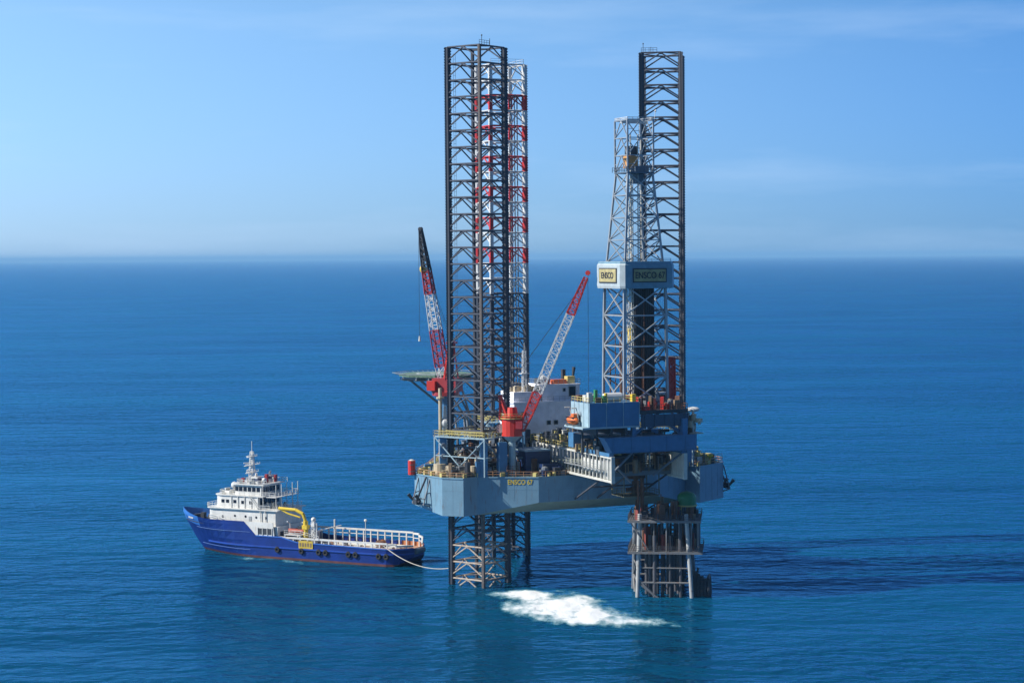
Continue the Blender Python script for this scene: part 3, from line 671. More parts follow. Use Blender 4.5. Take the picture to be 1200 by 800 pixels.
# ------------------------------------------------------------------ derrick
dx_, dy_ = 4.6, -24.0
def dsec(m, z0, z1, s0, s1, k, r=0.28, rb=0.13, style='X'):
    def cc(z):
        s_ = lp(s0, s1, (z-z0)/(z1-z0))/2; return [(dx_-s_, dy_-s_), (dx_+s_, dy_-s_), (dx_+s_, dy_+s_), (dx_-s_, dy_+s_)]
    for q in range(k):
        a = lp(z0, z1, q/k); b = lp(z0, z1, (q+1)/k); A = cc(a); B = cc(b)
        for i in range(4):
            j = (i+1) % 4
            m.bar((*A[i], a), (*B[i], b), r*1.5); m.bar((*B[i], b), (*B[j], b), rb*1.7)
            if style == 'X': m.bar((*A[i], a), (*B[j], b), rb*1.5); m.bar((*A[j], a), (*B[i], b), rb*1.5)
            else:
                mid = ((B[i][0]+B[j][0])/2, (B[i][1]+B[j][1])/2); m.bar((*A[i], a), (*mid, b), rb*1.5); m.bar((*A[j], a), (*mid, b), rb*1.5)
                m.bar((lp(A[i][0], mid[0], .5), lp(A[i][1], mid[1], .5), (a+b)/2), (lp(A[i][0], B[i][0], .5), lp(A[i][1], B[i][1], .5), (a+b)/2), rb)
m = MB()
dsec(m, FZ, 68.0, 10.6, 10.0, 4, 0.36, 0.18, 'X'); dsec(m, 68.0, 92.5, 10.0, 6.0, 5, 0.27, 0.13, 'X'); dsec(m, 92.5, 104, 6.3, 6.3, 3, 0.22, 0.12, 'K')
der = m.build('derrick', GALV, rig); der['label'] = 'grey lattice derrick tower with sign boards round its racking platform'
m = MB()
for ox, oy in ((-1.5, -1.2), (0.2, -1.4), (1.4, -0.6), (-0.6, 0.6)): m.tube((dx_+ox, dy_+oy, FZ), (dx_+ox, dy_+oy, 101), 0.16, 6)
m.lattice((dx_-2.6, dy_-3, FZ), (dx_-2.2, dy_-2.2, 92), 1.0, 1.0, 34, 0.13, 0.08)
m.tube((dx_-3.4, dy_-1.6, FZ), (dx_-2.4, dy_-1.2, 92), 0.22, 6)
m.tube((dx_-2.9, dy_-4.2, FZ), (dx_-2.1, dy_-2.7, 90), 0.13, 6)
m.build('guide_rail', OFFWHITE, der)
m = MB(); random.seed(77)
for k in range(16):
    x = dx_+random.uniform(-4.6, 4.6); y = dy_+random.uniform(-4.6, 4); z1 = random.uniform(47, 66); m.tube((x, y, FZ), (x, y, z1), random.uniform(0.08, 0.2), 6)
m.build_each('service_pipe', RUST, der)
m = MB()
for z in (47.8, 54.5, 61.2): m.box(dx_-5.2, dx_+5.2, dy_+3.6, dy_+5.1, z, z+0.12); m.box(dx_+3.4, dx_+5.1, dy_-5.0, dy_+3.5, z, z+0.12); m.rail([(dx_+5.1, dy_-5, z+.1), (dx_+5.1, dy_+5, z+.1)], 1.1, 1.4, 0.08)
m.build('service_landing', GREY, der)
m = MB()
for i in range(11):
    for j in range(5):
        if (i, j) in ((5, 0), (5, 1)): continue
        m.tube((dx_-1.0+i*0.44, dy_-2.6+j*0.5, FZ), (dx_-1.1+i*0.44, dy_-2.6+j*0.5, 68.4), 0.16, 5)
m.build_each('drill_pipe', DARK, der)
m = MB(); m.tube((dx_-1.0, dy_-0.6, FZ+0.2), (dx_-1.0, dy_-0.6, 66), 0.1, 6); m.box(dx_-1.8, dx_-0.4, dy_-1.4, dy_+0.3, 55, 58.6); m.build('travelling_block', YEL, der)
# wind wall box with sign boards
WX0, WX1, WY0, WY1, WZ0, WZ1 = dx_-6.6, dx_+6.6, dy_-6.9, dy_+6.4, 67.2, 73.1
m = MB(); chf = 0.9
ring = [(WX0+chf, WY0), (WX1-chf, WY0), (WX1, WY0+chf), (WX1, WY1-chf), (WX1-chf, WY1), (WX0+chf, WY1), (WX0, WY1-chf), (WX0, WY0+chf)]
def ins(p, k): return (dx_+(p[0]-dx_)*k, dy_+(p[1]-dy_)*k)
rg = []
for z, k in ((WZ0, 0.985), (WZ0+0.5, 1.0), (WZ1-0.8, 1.0), (WZ1, 0.93)): rg.append([(*ins(p, k), z) for p in ring])
N_ = 8
vs = [p for r_ in rg for p in r_]; fs = [(j*N_+i, j*N_+(i+1) % N_, (j+1)*N_+(i+1) % N_, (j+1)*N_+i) for j in range(3) for i in range(N_)]; fm_ = [1 if i in (5, 6, 7) else 0 for j in range(3) for i in range(N_)]  # faces on the sun's side take a paler copy, sunlight painted in
inner = [(*ins(p, 0.97), z) for z in (WZ0, WZ1-0.05) for p in ring]; o_ = len(vs); vs += inner
fs += [(o_+(i+1) % N_, o_+i, o_+N_+i, o_+N_+(i+1) % N_) for i in range(N_)]
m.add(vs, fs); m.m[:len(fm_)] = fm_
for x in (-4, -1.5, 1, 3.5): m.box(dx_+x, dx_+x+0.08, WY0-0.05, WY0, WZ0+0.5, WZ1-0.9)
ww = m.build('wind_wall', [mat('wind_wall_grey_blue', (0.17, 0.31, 0.40), 0.45, rust=0.2, streak=True), mat('wind_wall_sunlit_tint', (0.40, 0.47, 0.50), 0.45, rust=0.15, streak=True)], der)
m = MB(); m.box(WX0+0.6, WX1-0.6, WY0+0.6, dy_-2.9, WZ0+0.6, WZ0+0.8); m.box(WX0+0.6, WX0+3.2, dy_-2.9, WY1-0.6, WZ0+0.6, WZ0+0.8); m.rail([(WX0+0.8, WY0+0.8, WZ1), (WX1-0.8, WY0+0.8, WZ1)], 0.6, 2, 0.07); m.build('racking_board', GREY, der)
SIGN = mat('sign_yellow_board', (0.42, 0.37, 0.18), 0.6, var=0.25, rust=0.25)
m = MB(); m.box(dx_-3.9, dx_+4.3, WY0-0.16, WY0-0.05, 68.5, 71.6); m.mi = 1; m.box(dx_-3.65, dx_+4.05, WY0-0.2, WY0-0.17, 68.75, 71.35)
m.build('sign_board', [DARK, SIGN], der)
text('lettering', 'ENSCO 67', 2.0, DARK, (dx_+0.2, WY0-0.26, 70.0), (R(90), 0, 0), der, sx=0.80)
m = MB(); m.box(WX0-0.16, WX0-0.03, dy_-4.6, dy_+4.2, 68.4, 71.7); m.mi = 1; m.box(WX0-0.2, WX0-0.17, dy_-4.35, dy_+3.95, 68.65, 71.45)
m.build('sign_board', [DARK, SIGN], der)
text('lettering', 'ENSCO', 1.9, DARK, (WX0-0.26, dy_-0.2, 70.0), (R(90), 0, R(-90)), der, sx=1.0)
# crown
m = MB(); m.box(dx_-3.3, dx_+3.3, dy_-3.3, dy_+3.3, 92.4, 92.7); m.box(dx_-0.8, dx_+2.4, dy_-2.2, dy_+1.6, 92.75, 94.0); m.box(dx_-0.2, dx_+1.5, dy_-1.5, dy_+1.5, 90.2, 92.3)
m.rail([(dx_-3.6, dy_-3.6, 92.7), (dx_+3.6, dy_-3.6, 92.7), (dx_+3.6, dy_+3.6, 92.7), (dx_-3.6, dy_+3.6, 92.7)], 1.1, 1.2, 0.1, closed=True)
m.build('crown_platform', mat('crown_steel', (0.10, 0.14, 0.19), 0.5, rust=0.2), der)
m = MB(); m.tube((dx_-1.1, dy_-1.3, 95.5), (dx_-1.1, dy_+1, 95.5), 1.1, 12); m.box(dx_-2.2, dx_+0.3, dy_-1.5, dy_+1, 93.6, 96.2); m.build('crown_block', mat('crown_orange', (0.55, 0.27, 0.08), 0.5, rust=0.3), der)
m = MB(); m.box(dx_-1.9, dx_+0.2, dy_-1.2, dy_+0.8, 96.3, 98.4); m.build('crown_sheave', DARK, der)
m = MB(); m.rail([(dx_-3.15, dy_-3.15, 104), (dx_+3.15, dy_-3.15, 104), (dx_+3.15, dy_+3.15, 104), (dx_-3.15, dy_+3.15, 104)], 0.6, 1.2, 0.1, closed=True)
m.box(dx_-3.2, dx_+3.2, dy_-0.2, dy_+0.2, 103.4, 104); m.tube((dx_+3.2, dy_-3.2, 103), (dx_+3.6, dy_-3.4, 106), 0.07); m.ell((dx_+3.6, dy_-3.4, 106), (0.25, 0.25, 0.3), 6, 4)
m.build('crown_gin_pole', WHITE, der)
# red pipe handler beside the derrick
m = MB(); m.lattice((11.9, -27, FZ), (11.9, -27, 51.8), 1.5, 1.3, 7, 0.32, 0.2); m.box(11.3, 12.5, -27.6, -26.4, FZ, 49.5); m.tube((11.9, -27, 51.8), (11.0, -27.5, 47), 0.25)
m.build('pipe_handler', RED, rig)
m = MB()
for k in range(54):
    x = random.uniform(0, 11.0); y = random.choice([random.uniform(-35, -30), random.uniform(-29, -19)]); h = random.uniform(0.8, 3.2); m.mi = random.choice([0, 0, 1, 2, 3])
    m.rbox((x, y, FZ+h/2), (random.uniform(0.4, 1.6), random.uniform(0.4, 1.4), h), random.random())
m.build_each('floor_machine', [RUST, RED, GREY, BROWN], sub)
m = MB(); m.tube((13.6, -34.2, 35.6), (13.6, -34.2, 40.5), 0.3); m.ell((13.6, -34.2, 40.7), (1.45, 1.45, 0.6), 16, 7); m.build('satellite_dish', WHITE, rig)
m = MB()
m.box(11.6, 15.0, -36.4, -30, 35.55, 35.7)
for k in range(34):
    x = random.uniform(11.8, 14.6); y = random.uniform(-36, -31); z = random.uniform(35.9, 39.3); m.mi = random.choice([0, 0, 1, 2, 3])
    if k % 3: m.rbox((x, y, z), (random.uniform(0.4, 1.3),)*2+(random.uniform(0.4, 1.4),), random.random())
    else: m.tube((x, y, z-1), (x+random.uniform(-1, 1), y, z+0.8), random.uniform(0.15, 0.4))
for x in (12, 13, 14.6): m.tube((x, -33, 35.6), (x, -33, 39.5), 0.2)
m.build('choke_manifold', [BEIGE, OFFWHITE, BROWN, DECK], rig)
m = MB(); m.tube((12.2, -20, 38.7), (12.2, -20, 40.9), 0.3); m.box(10.6, 14.4, -22, -18.2, 41, 43.4); m.box(10.4, 14.6, -22.2, -18, 43.4, 43.6); m.build('drillers_cabin', WHITE, rig)

# ------------------------------------------------------------------ deck machinery, as groups of pumps, tanks and pipe runs
def cluster(name, x0, x1, y0, y1, z, hmax, k, mats, seed, smin=0.5, smax=2.0):
    random.seed(seed); m = MB(); nm = []
    k = int(k*0.8)
    for i in range(k):
        m.mi = random.randrange(len(mats)); x = random.uniform(x0, x1); y = random.uniform(y0, y1); h = random.uniform(0.3, 1)*hmax; t = random.random()
        a = random.uniform(smin, smax); b = random.uniform(smin, smax); m.cut()
        if t < 0.38:
            m.rbox((x, y, z+h/2), (a, b, h), random.choice([0, 0, R(90), random.random()]))
            if random.random() < 0.5: m.rbox((x, y, z+h+0.1), (a+0.2, b+0.2, 0.12)); 
            nm.append('pump_skid' if a > 1.4 else 'equipment_cabinet' if h > 1.5 else 'control_box')
        elif t < 0.58:
            m.tube((x, y, z), (x, y, z+h), a*0.4, 8); m.tube((x, y, z+h), (x, y, z+h+a*0.15), a*0.4, 8, a*0.15); nm.append('upright_vessel' if a > 1.1 else 'ventilator')
        elif t < 0.70:
            m.tube((x-a, y, z+h), (x+a, y, z+h), 0.35, 8); m.rbox((x, y, z+h/2), (0.3, 0.3, h)); nm.append('horizontal_drum')
        elif t < 0.86:
            p = Vector((x, y, z+h*0.8)); q = p+Vector((random.uniform(-3, 3), 0, 0)) if random.random() < .5 else p+Vector((0, random.uniform(-3, 3), 0))
            m.path([(p.x, p.y, z), p, q, (q.x, q.y, z)], 0.12, 5); nm.append('pipe_run')
        else:
            m.rail([(x-a, y-b, z+h*0.6), (x+a, y-b, z+h*0.6)], 1.0, 0.9, 0.07); m.rbox((x, y-b, z+h*0.6), (2*a, 0.8, 0.12)); m.tube((x, y-b, z), (x, y-b, z+h*.6), 0.12); nm.append('access_stand')
    m.build_each(nm, mats, rig)
cluster('mud_pumps', -21, -8, -9, 8, ZT, 4.2, 70, [GREY, DARK, BROWN, RUST, HULLUP], 3)
cluster('deck_winches', -33, -15.5, -8, 8, ZT, 3.6, 60, [DARK, GREY, BROWN, DARK, HULLUP, BEIGE], 4)
cluster('piping_manifold', -20, -7.5, 4, 21, ZT, 8.5, 90, [GREY, DARK, HULLUP, BEIGE, OFFWHITE], 5)
cluster('mud_tanks', -6, 10, -25.5, -14, CZ1, 2.8, 90, [GREY, PYEL, BROWN, DARK, OFFWHITE, DARK], 6, 0.35, 1.5)
cluster('pipe_rack_gear', -6.3, 10, -14, 11.5, CZ1, 2.8, 150, [GREY, DARK, BROWN, HULLUP, DARK, OFFWHITE, PYEL], 7, 0.35, 1.5)
cluster('shaker_units', -8.6, -0.8, -33.5, -20, CZ1, 3.2, 60, [DARK, BROWN, PYEL, GREY, DARK], 8, 0.4, 1.4)
cluster('under_floor_piping', -1, 12, -33, -19, CZ1, 4.3, 60, [DARK, RUST, GREY, DARK], 9)
cluster('cellar_piping', -4, 9, -33, -16, 27.2, 4.0, 60, [DARK, RUST, GREY, BROWN], 10)
cluster('starboard_winches', 27, 36, -7, 8, ZT, 3.4, 50, [PYEL, DARK, BEIGE, GREY, YEL], 11)
cluster('jack_room_machinery', -28, -18, -5, 5, ZT, 7.0, 60, [DARK, GREY, RUST, BEIGE, OFFWHITE], 12, 0.4, 1.5)
cluster('stern_lockers', -13.5, -7.6, -13.6, -9, ZT, 2.2, 26, [DARK, NAVY, GREY, RUST], 13)
m = MB()
for (x, y, r_) in ((-32, 2, 1.4), (-31.6, -3.5, 1.0), (-27, -6, 0.9)): m.tube((x, y, ZT+0.2), (x, y, ZT+2.3), r_, 12)
m.build_each('chain_windlass', BEIGE, rig)
# blue mud pump house and deck houses
m = MB(); m.box(-15.4, -9.4, -8.8, -1.5, ZT, ZT+5.2); m.mi = 1; m.box(-15.6, -9.2, -9.0, -1.3, ZT+5.2, ZT+5.45); m.build('pump_house', [NAVY, PALE], rig)
m = MB(); m.box(-22.2, -20.2, -9.6, -8.0, ZT, ZT+7.6); m.build('ventilation_trunk', HULLUP, rig)
m = MB(); m.box(-9.0, -6.9, 8.0, 17.0, ZT, ZT+8.6); m.box(-14, -9.2, 13.0, 19, ZT, ZT+7.4); m.build_each('engine_casing', mat('casing_dark', (0.06, 0.08, 0.11), 0.55, rust=0.2), rig)

# loose things on the rig
def rigthing(name, x, y, z, rz, label, cat, group=None):
    v = Matrix.Rotation(RZ, 3, 'Z') @ Vector((x, y, 0)); return empty(name, (M[0]+v.x, M[1]+v.y, z), RZ+rz, label, cat, group)
def lifeboat(x, y, z, rz, L, label):
    t = rigthing('lifeboat', x, y, z, rz, label, 'lifeboat')
    m = MB(); rings = []
    for k in range(9):
        s_ = -1+2*k/8; wv = max(0.12, (1-abs(s_)**3))*1.15; hh = 0.9*max(0.35, 1-abs(s_)**4)
        rings.append([(s_*L/2, wv*math.cos(a), 1.0+hh*math.sin(a) if math.sin(a) > 0 else 1.0+1.0*math.sin(a)*max(.4, 1-abs(s_)**3)) for a in [2*math.pi*i/12 for i in range(12)]])
    m.hull(rings); m.build('hull', ORANGE, t, smooth=True)
    m = MB(); m.rbox((-L*0.22, 0, 2.1), (1.3, 1.2, 0.7)); m.build('steering_turret', ORANGE, t)
    m = MB(); 
    for q in (-L*0.3, -L*0.1, L*0.1, L*0.3): m.rbox((q, 0, 1.62), (0.45, 1.9, 0.25))
    m.build('window', GLASS, t)
    m = MB(); m.rbox((0, 0, 0.95), (L*0.9, 2.42, 0.12)); m.build('fender_strip', RUBBER, t)
lifeboat(-13.4, -30.0, 38.1, R(90), 4.6, 'small orange rescue boat at the left side of the blue-grey overhanging house')
m = MB()
for y in (-31.8, -28.4): m.tube((-12.6, y, 37.9), (-13.4, y, 41.8), 0.12); m.tube((-13.4, y, 41.8), (-14.6, y, 41.8), 0.12); m.box(-14.4, -12.5, y-0.1, y+0.1, 37.9, 38.15)
m.build('boat_davit', OFFWHITE, rig)
t = rigthing('life_raft_canister', -37.6, 5.2, ZT-0.4, 0.2, 'red upright canister hung at the left corner of the rig deck', 'canister')
m = MB(); m.tube((0, 0, 0.2), (0, 0, 3.4), 0.85, 12); m.mi = 1; m.tube((0, 0, 3.4), (0, 0, 3.65), 0.7, 12, 0.3); m.tube((0, 0, 0), (0, 0, 0.2), 0.6, 12)
m.build('shell', [RED, OFFWHITE], t)
m = MB(); m.box(-0.95, 0.95, -0.95, -0.8, 0.9, 1.1); m.box(-0.95, 0.95, -0.95, -0.8, 2.4, 2.6); m.box(0.8, 0.95, -0.9, 0.9, 0.9, 1.1); m.build('strap', GREY, t)
def container(x, y, z, rz, sz, mt, label):
    t = rigthing('cargo_container', x, y, z, rz, label, 'container', 'cargo containers on the rig deck')
    m = MB(); a, b, c_ = sz; m.box(-a/2, a/2, -b/2, b/2, 0.1, c_-0.06)
    k = int(a/0.6)
    for i in range(k):
        xx = -a/2+0.35+i*(a-0.7)/max(1, k-1); m.box(xx-0.12, xx+0.12, -b/2-0.06, -b/2, 0.25, c_-0.25); m.box(xx-0.12, xx+0.12, b/2, b/2+0.06, 0.25, c_-0.25)
    m.build('body', mt, t)
    m = MB()
    for i in (-1, 1):
        for j in (-1, 1): m.box(i*a/2-0.1, i*a/2+0.1, j*b/2-0.1, j*b/2+0.1, 0, c_)
    m.build_each('corner_post', GREY, t)
    m = MB(); m.box(a/2+0.01, a/2+0.07, -b/2+0.15, -0.03, 0.2, c_-0.2); m.box(a/2+0.01, a/2+0.07, 0.03, b/2-0.15, 0.2, c_-0.2); m.build_each('door', mt, t)
container(-10.5, -11.3, ZT, 0, (4.6, 2.4, 2.6), NAVY, 'dark blue container on the rig stern deck beside the cantilever')
container(-17.0, -5.2, ZT, 0.2, (3.2, 2.2, 2.5), RED, 'small red container behind the pedestal of the near crane')
container(-29.5, -6.2, ZT, -0.3, (2.6, 1.6, 1.5), BEIGE, 'low beige crate at the lit corner of the rig deck')
container(33.0, -3.4, ZT, 0.5, (3.4, 2.2, 2.2), PYEL, 'faded yellow container on the right corner of the rig deck')
container(29.5, -5.8, ZT, 0.5, (2.4, 2.0, 1.8), OFFWHITE, 'small white crate on the right corner deck next to the leg')
t = rigthing('pipe_stack', 2.0, -6.0, CZ1, 0, 'stack of grey drill pipes lying on the pipe deck of the cantilever', 'pipes')
m = MB()
for j in range(3):
    for i in range(9-j): m.tube((-3+i*0.62+j*0.31, -5.5, 0.3+j*0.52), (-3+i*0.62+j*0.31, 5.5, 0.3+j*0.52), 0.28, 8)
m.build('pipe_bundle', GALV, t)
m = MB()
for y in (-5, 0, 5): m.box(-3.5, -3.35, y-0.1, y+0.1, 0, 2); m.box(2.6, 2.75, y-0.1, y+0.1, 0, 2)
m.build_each('stanchion', PYEL, t)

# ------------------------------------------------------------------ wellhead platform
wp = empty('wellhead_platform', (33.6, 437.2, 0), R(-7), 'small steel wellhead platform on legs with two decks under the derrick', 'platform')
JL = {'fl': (-5.4, -5.6), 'fr': (4.7, -5.8), 'bl': (-7.0, 5.4), 'br': (5.0, 5.6)}
for k, (x, y) in JL.items():
    m = MB(); sx = -0.6 if x < 0 else 1.2; sy = -0.5 if y < 0 else 0.5
    m.tube((x+sx*1.6, y+sy, -12), (x, y, 18.2), 0.45, 12); m.build('jacket_leg', mat('jacket_leg_grey', (0.40, 0.41, 0.40), 0.6, rust=0.35) if k[0] == 'f' else GREY, wp)
m = MB(); Z = (2.2, 9.2)
def jl(k, z):
    x, y = JL[k]; sx = -0.6 if x < 0 else 1.2; sy = -0.5 if y < 0 else 0.5; t = (18.2-z)/30.2; return (x+sx*1.6*t, y+sy*t, z)
for a, b in (('fl', 'fr'), ('fr', 'br'), ('br', 'bl'), ('bl', 'fl')):
    m.tube(jl(a, 3.2), jl(b, 3.2), 0.22); m.tube(jl(a, 6.4), jl(b, 6.4), 0.16); m.tube(jl(a, 3.2), jl(b, -6), 0.25)
    if a != 'fl': m.tube(jl(a, 3.2), jl(b, 9), 0.22)
m.tube(jl('fl', 4.0), (jl('fl', 4)[0]+3.5, -5.8, 0.4), 0.3)
m.build('jacket_bracing', WPG, wp)
def wdeck(z, x0, x1, y0, y1, nm):
    m = MB(); m.box(x0, x1, y0, y1, z-0.35, z); m.box(x0-0.12, x1+0.12, y0-0.12, y0-0.0, z-0.45, z+0.08); m.box(x0-0.12, x0, y0, y1, z-0.45, z+0.08)
    m.build(nm, WPG, wp)
    m = MB(); m.rail([(x0, y0, z), (x1, y0, z), (x1, y1, z), (x0, y1, z)], 1.2, 1.3, 0.08, closed=True, rails=3); m.build('deck_railing', WPD, wp)
wdeck(16.8, -7.9, 7.8, -6.6, 7.0, 'upper_deck'); wdeck(10.0, -7.9, 8.2, -6.6, 7.0, 'lower_deck')
m = MB()
for i, (x, y) in enumerate([(-3.2, -4.5), (-0.6, -4.6), (1.6, -4.3), (-4.2, -1), (-1.8, -0.8), (0.4, -1.2), (2.8, -0.9), (-3, 2.4), (-0.5, 2.2), (2, 2.6), (1.2, -5.6), (3.4, -5.2), (-2.2, -5.7), (3.6, 3.4), (-4.6, 4.2)]):
    m.mi = (0, 2, 2, 0, 2, 0)[i % 6]; m.tube((x, y, -12), (x, y, 17 if i % 2 else 13.5), 0.33 if i % 3 else 0.42, 10)
m.build_each('conductor', [WPD, WPG, DARK], wp)
m = MB()
for i in range(5):
    x = -5.0+i*2.7; m.tube((x, -6.0, 10), (x, -6.0, 16.5), 0.1 if i % 2 else 0.14, 6)
m.tube((-7.4, -6.2, 16.4), (-3.4, -6.2, 10.2), 0.14); m.tube((7.2, 4, 10), (7.2, 4, 16.4), 0.3); m.tube((-7.5, 6.4, 10), (-7.5, 6.4, 16.4), 0.3); m.tube((7.3, -6.1, 10), (7.3, -6.1, 16.4), 0.22)
m.build_each('deck_post', WPG, wp)
m = MB(); random.seed(31)
for lvl, k, hm_ in ((10.0, 90, 5.6), (16.8, 70, 3.8)):
    for i in range(k):
        m.mi = random.randrange(5); x = random.uniform(-6.8, 6.8); y = random.uniform(-5.4, 6); h = random.uniform(0.6, hm_)
        if random.random() < 0.4: m.rbox((x, y, lvl+h/2), (random.uniform(.3, 1.2), random.uniform(.3, 1.2), h), random.random())
        else: m.tube((x, y, lvl), (x, y, lvl+h), random.uniform(0.1, 0.32), 7)
m.build_each(['wellhead_tree']*90+['valve_assembly']*70, [RUST, WPD, BROWN, mat('dull_red', (0.22, 0.05, 0.04), 0.6, rust=0.3), DARK], wp)
m = MB(); m.tube((-6.0, -1, 16.8), (-6.0, -1, 25), 0.28); m.tube((-5.2, 0, 16.8), (-5.2, 0, 25.4), 0.45); m.tube((-0.8, -5, 16.8), (-0.8, -5, 22.5), 0.12); m.build_each('riser', RUST, wp)
m = MB(); m.tube((4.6, 1.0, 19.5), (4.6, 1.0, 21.0), 2.1, 16); m.ell((4.6, 1.0, 21.0), (2.1, 2.1, 1.5), 16, 6, 0.0); m.mi = 1; m.tube((4.6, 1, 19.2), (4.6, 1, 19.5), 2.3, 16)
for a in range(4): m.tube((4.6+1.7*math.cos(a*1.571+.78), 1+1.7*math.sin(a*1.571+.78), 16.8), (4.6+1.7*math.cos(a*1.571+.78), 1+1.7*math.sin(a*1.571+.78), 19.3), 0.15)
m.build('green_tank', [GREEN, PYEL], wp)
m = MB(); random.seed(5)
for i in range(5):
    x = 6.4+i*0.75; m.tube((x, -3.5, -2), (x+0.1, -3.5, 5.4-i*0.5), 0.42, 8)
for i in range(5): m.tube((6.2, -3.3+i*2, -2), (6.9, -3.3+i*2, 4.9), 0.25, 8)
for i in range(4): m.tube((9.6, -3+i*2, -2), (9.4, -3+i*2, 3.4), 0.5, 8)
for z in (0.8, 2.2, 3.6): m.tube((6.2, -3.6, z), (9.6, -3.6, z), 0.3); m.tube((9.5, -3.6, z), (9.5, 3.4, z), 0.3)
m.build('boat_landing', DARK, wp)

# ------------------------------------------------------------------ supply vessel
ship = empty('supply_vessel', (-52.35, 496.3, 0), R(153.4), 'blue hulled supply vessel with white superstructure moored beside the rig', 'ship')
HB = 7.5
def sheer(x): # gunwale height
    if x > 13: return 8.9+max(0, (x-24)/12)**1.5*1.5
    if x > 9.4: return lp(5.5, 8.9, (x-9.4)/3.6)
    if x > 2.0: return 5.5
    if x > -2.5: return lp(4.45, 5.5, (x+2.5)/4.5)
    return 4.45-0.012*(-2.5-x)
def halfb(x, z):
    t = max(0.0, min(1.0, z/9.0)); bow = lp(30.0, 36.8, t**0.8); full = lp(8, 20, t); stern = -34.5
    if x > full: f = max(0.0, 1-((x-full)/(bow-full))**lp(1.7, 2.4, t))
    else: f = 1.0
    if x < -26: f = (1-((-26-x)/7.3)**2.5)**0.6
    return HB*f
stX = [-32.8, -32.2, -31.2, -29.6, -27.8, -22, -16, -10, -4, -2.5, -0.5, 2, 6, 9.4, 11.2, 13, 16, 19, 21.5, 24, 26, 28, 29.8, 31.5, 33, 34.5, 35.6, 36.4, 36.8]
zl = [-2.5, 0.0, 0.55, 1.9]
m = MB(); rows = []
for x in stX:
    top_ = sheer(x); zs = zl+[lp(1.9, top_, q) for q in (0.33, 0.66, 0.86, 1.0)]
    row = []
    for z in zs:
        zz = z; xb = lp(30.0, 36.8, max(0, min(1, z/9.0))**0.8); xx = min(x, xb)
        if x < -28 and z < 1.9: xx = max(xx, -32.8+ (1.9-z)*1.6)
        row.append((xx, halfb(xx, z) if xx < xb-1e-6 else 0.0, zz))
    rows.append(row)
nr = len(rows[0])
for sgn in (1, -1):
    o = len(m.v); m.v += [(x, y*sgn, z) for r_ in rows for x, y, z in r_]
    for j in range(len(rows)-1):
        for i in range(nr-1):
            q = (o+j*nr+i, o+(j+1)*nr+i, o+(j+1)*nr+i+1, o+j*nr+i+1); q = q if sgn < 0 else q[::-1]
            m.f.append(q); m.m.append(1 if i < 2 else (2 if (stX[j] >= 28 and i >= 5) else 0))
o = len(m.v)   # transom
m.v += [(rows[0][i][0], sg*rows[0][i][1], rows[0][i][2]) for i in range(nr) for sg in (1, -1)]
for i in range(nr-1): m.f.append((o+2*i, o+2*i+1, o+2*i+3, o+2*i+2)); m.m.append(1 if i < 2 else 0)
sh = m.build('hull', [SHIPBLUE, BOOT, SHIPLBLUE], ship)
# rubbing strakes and light seams
m = MB()
for z, w_, mi in ((2.9, 0.34, 0), ):
    for sg in (1, -1):
        m.cut()
        for a, b in zip(stX, stX[1:]):
            if b > 26: break
            m.bar((a, sg*(halfb(a, z)+0.1), z), (b, sg*(halfb(b, z)+0.1), z), w_)
m.build_each('rubbing_strake', mat('strake_blue', (0.015, 0.06, 0.34), 0.4), sh)
m = MB()
for sg in (1, -1):
    for zz, ww_ in ((6.3, 0.10), (1.9, 0.10)):
        m.cut()
        for a, b in zip(stX, stX[1:]):
            if a < 11 or b > 30: continue
            m.bar((a, sg*(halfb(a, zz)+0.01), zz), (b, sg*(halfb(b, zz)+0.01), zz), ww_)
m.build_each('hull_line', mat('seam_blue_grey', (0.10, 0.18, 0.42), 0.5), sh)
# decks
def deckpoly(xa, xb, z, inset=0.25, k=14):
    pts = [(lp(xa, xb, i/k), max(0.05, halfb(lp(xa, xb, i/k), z)-inset)) for i in range(k+1)]
    return pts+[(x, -y) for x, y in reversed(pts)]
m = MB(); p = deckpoly(-32.6, 10, 3.3); m.prism([(x, y) for x, y in p][::-1], 3.0, 3.3); m.build('main_deck', WOOD, ship)
m = MB(); p = deckpoly(9.6, 35.4, 8.2, 0.3); m.prism(p[::-1], 7.5, 7.8); m.build('forecastle_deck', DARK, ship)
m = MB(); m.tube((27.5, -1.4, 8.6), (27.5, 1.4, 8.6), 0.7, 10); m.box(30, 31, -0.6, 0.6, 7.8, 9.4); m.box(25.5, 26.6, 2, 3.4, 7.8, 9.2); m.box(32.2, 33, -1.5, 1.5, 7.8, 8.8); m.tube((24.8, 3.5, 8.2), (24.8, 5.0, 8.2), 0.6, 8); m.build_each('windlass', DARK, ship)
m = MB(); m.rail([(24.5, 6.0, 8.9), (20.5, 7.1, 8.8), (14, 7.3, 8.8)], 1.0, 1.4, 0.08); m.rail([(24.5, -6.0, 8.9), (20.5, -7.1, 8.8), (14, -7.3, 8.8)], 1.0, 1.4, 0.08); m.build('forecastle_railing', SHIPWH, ship)
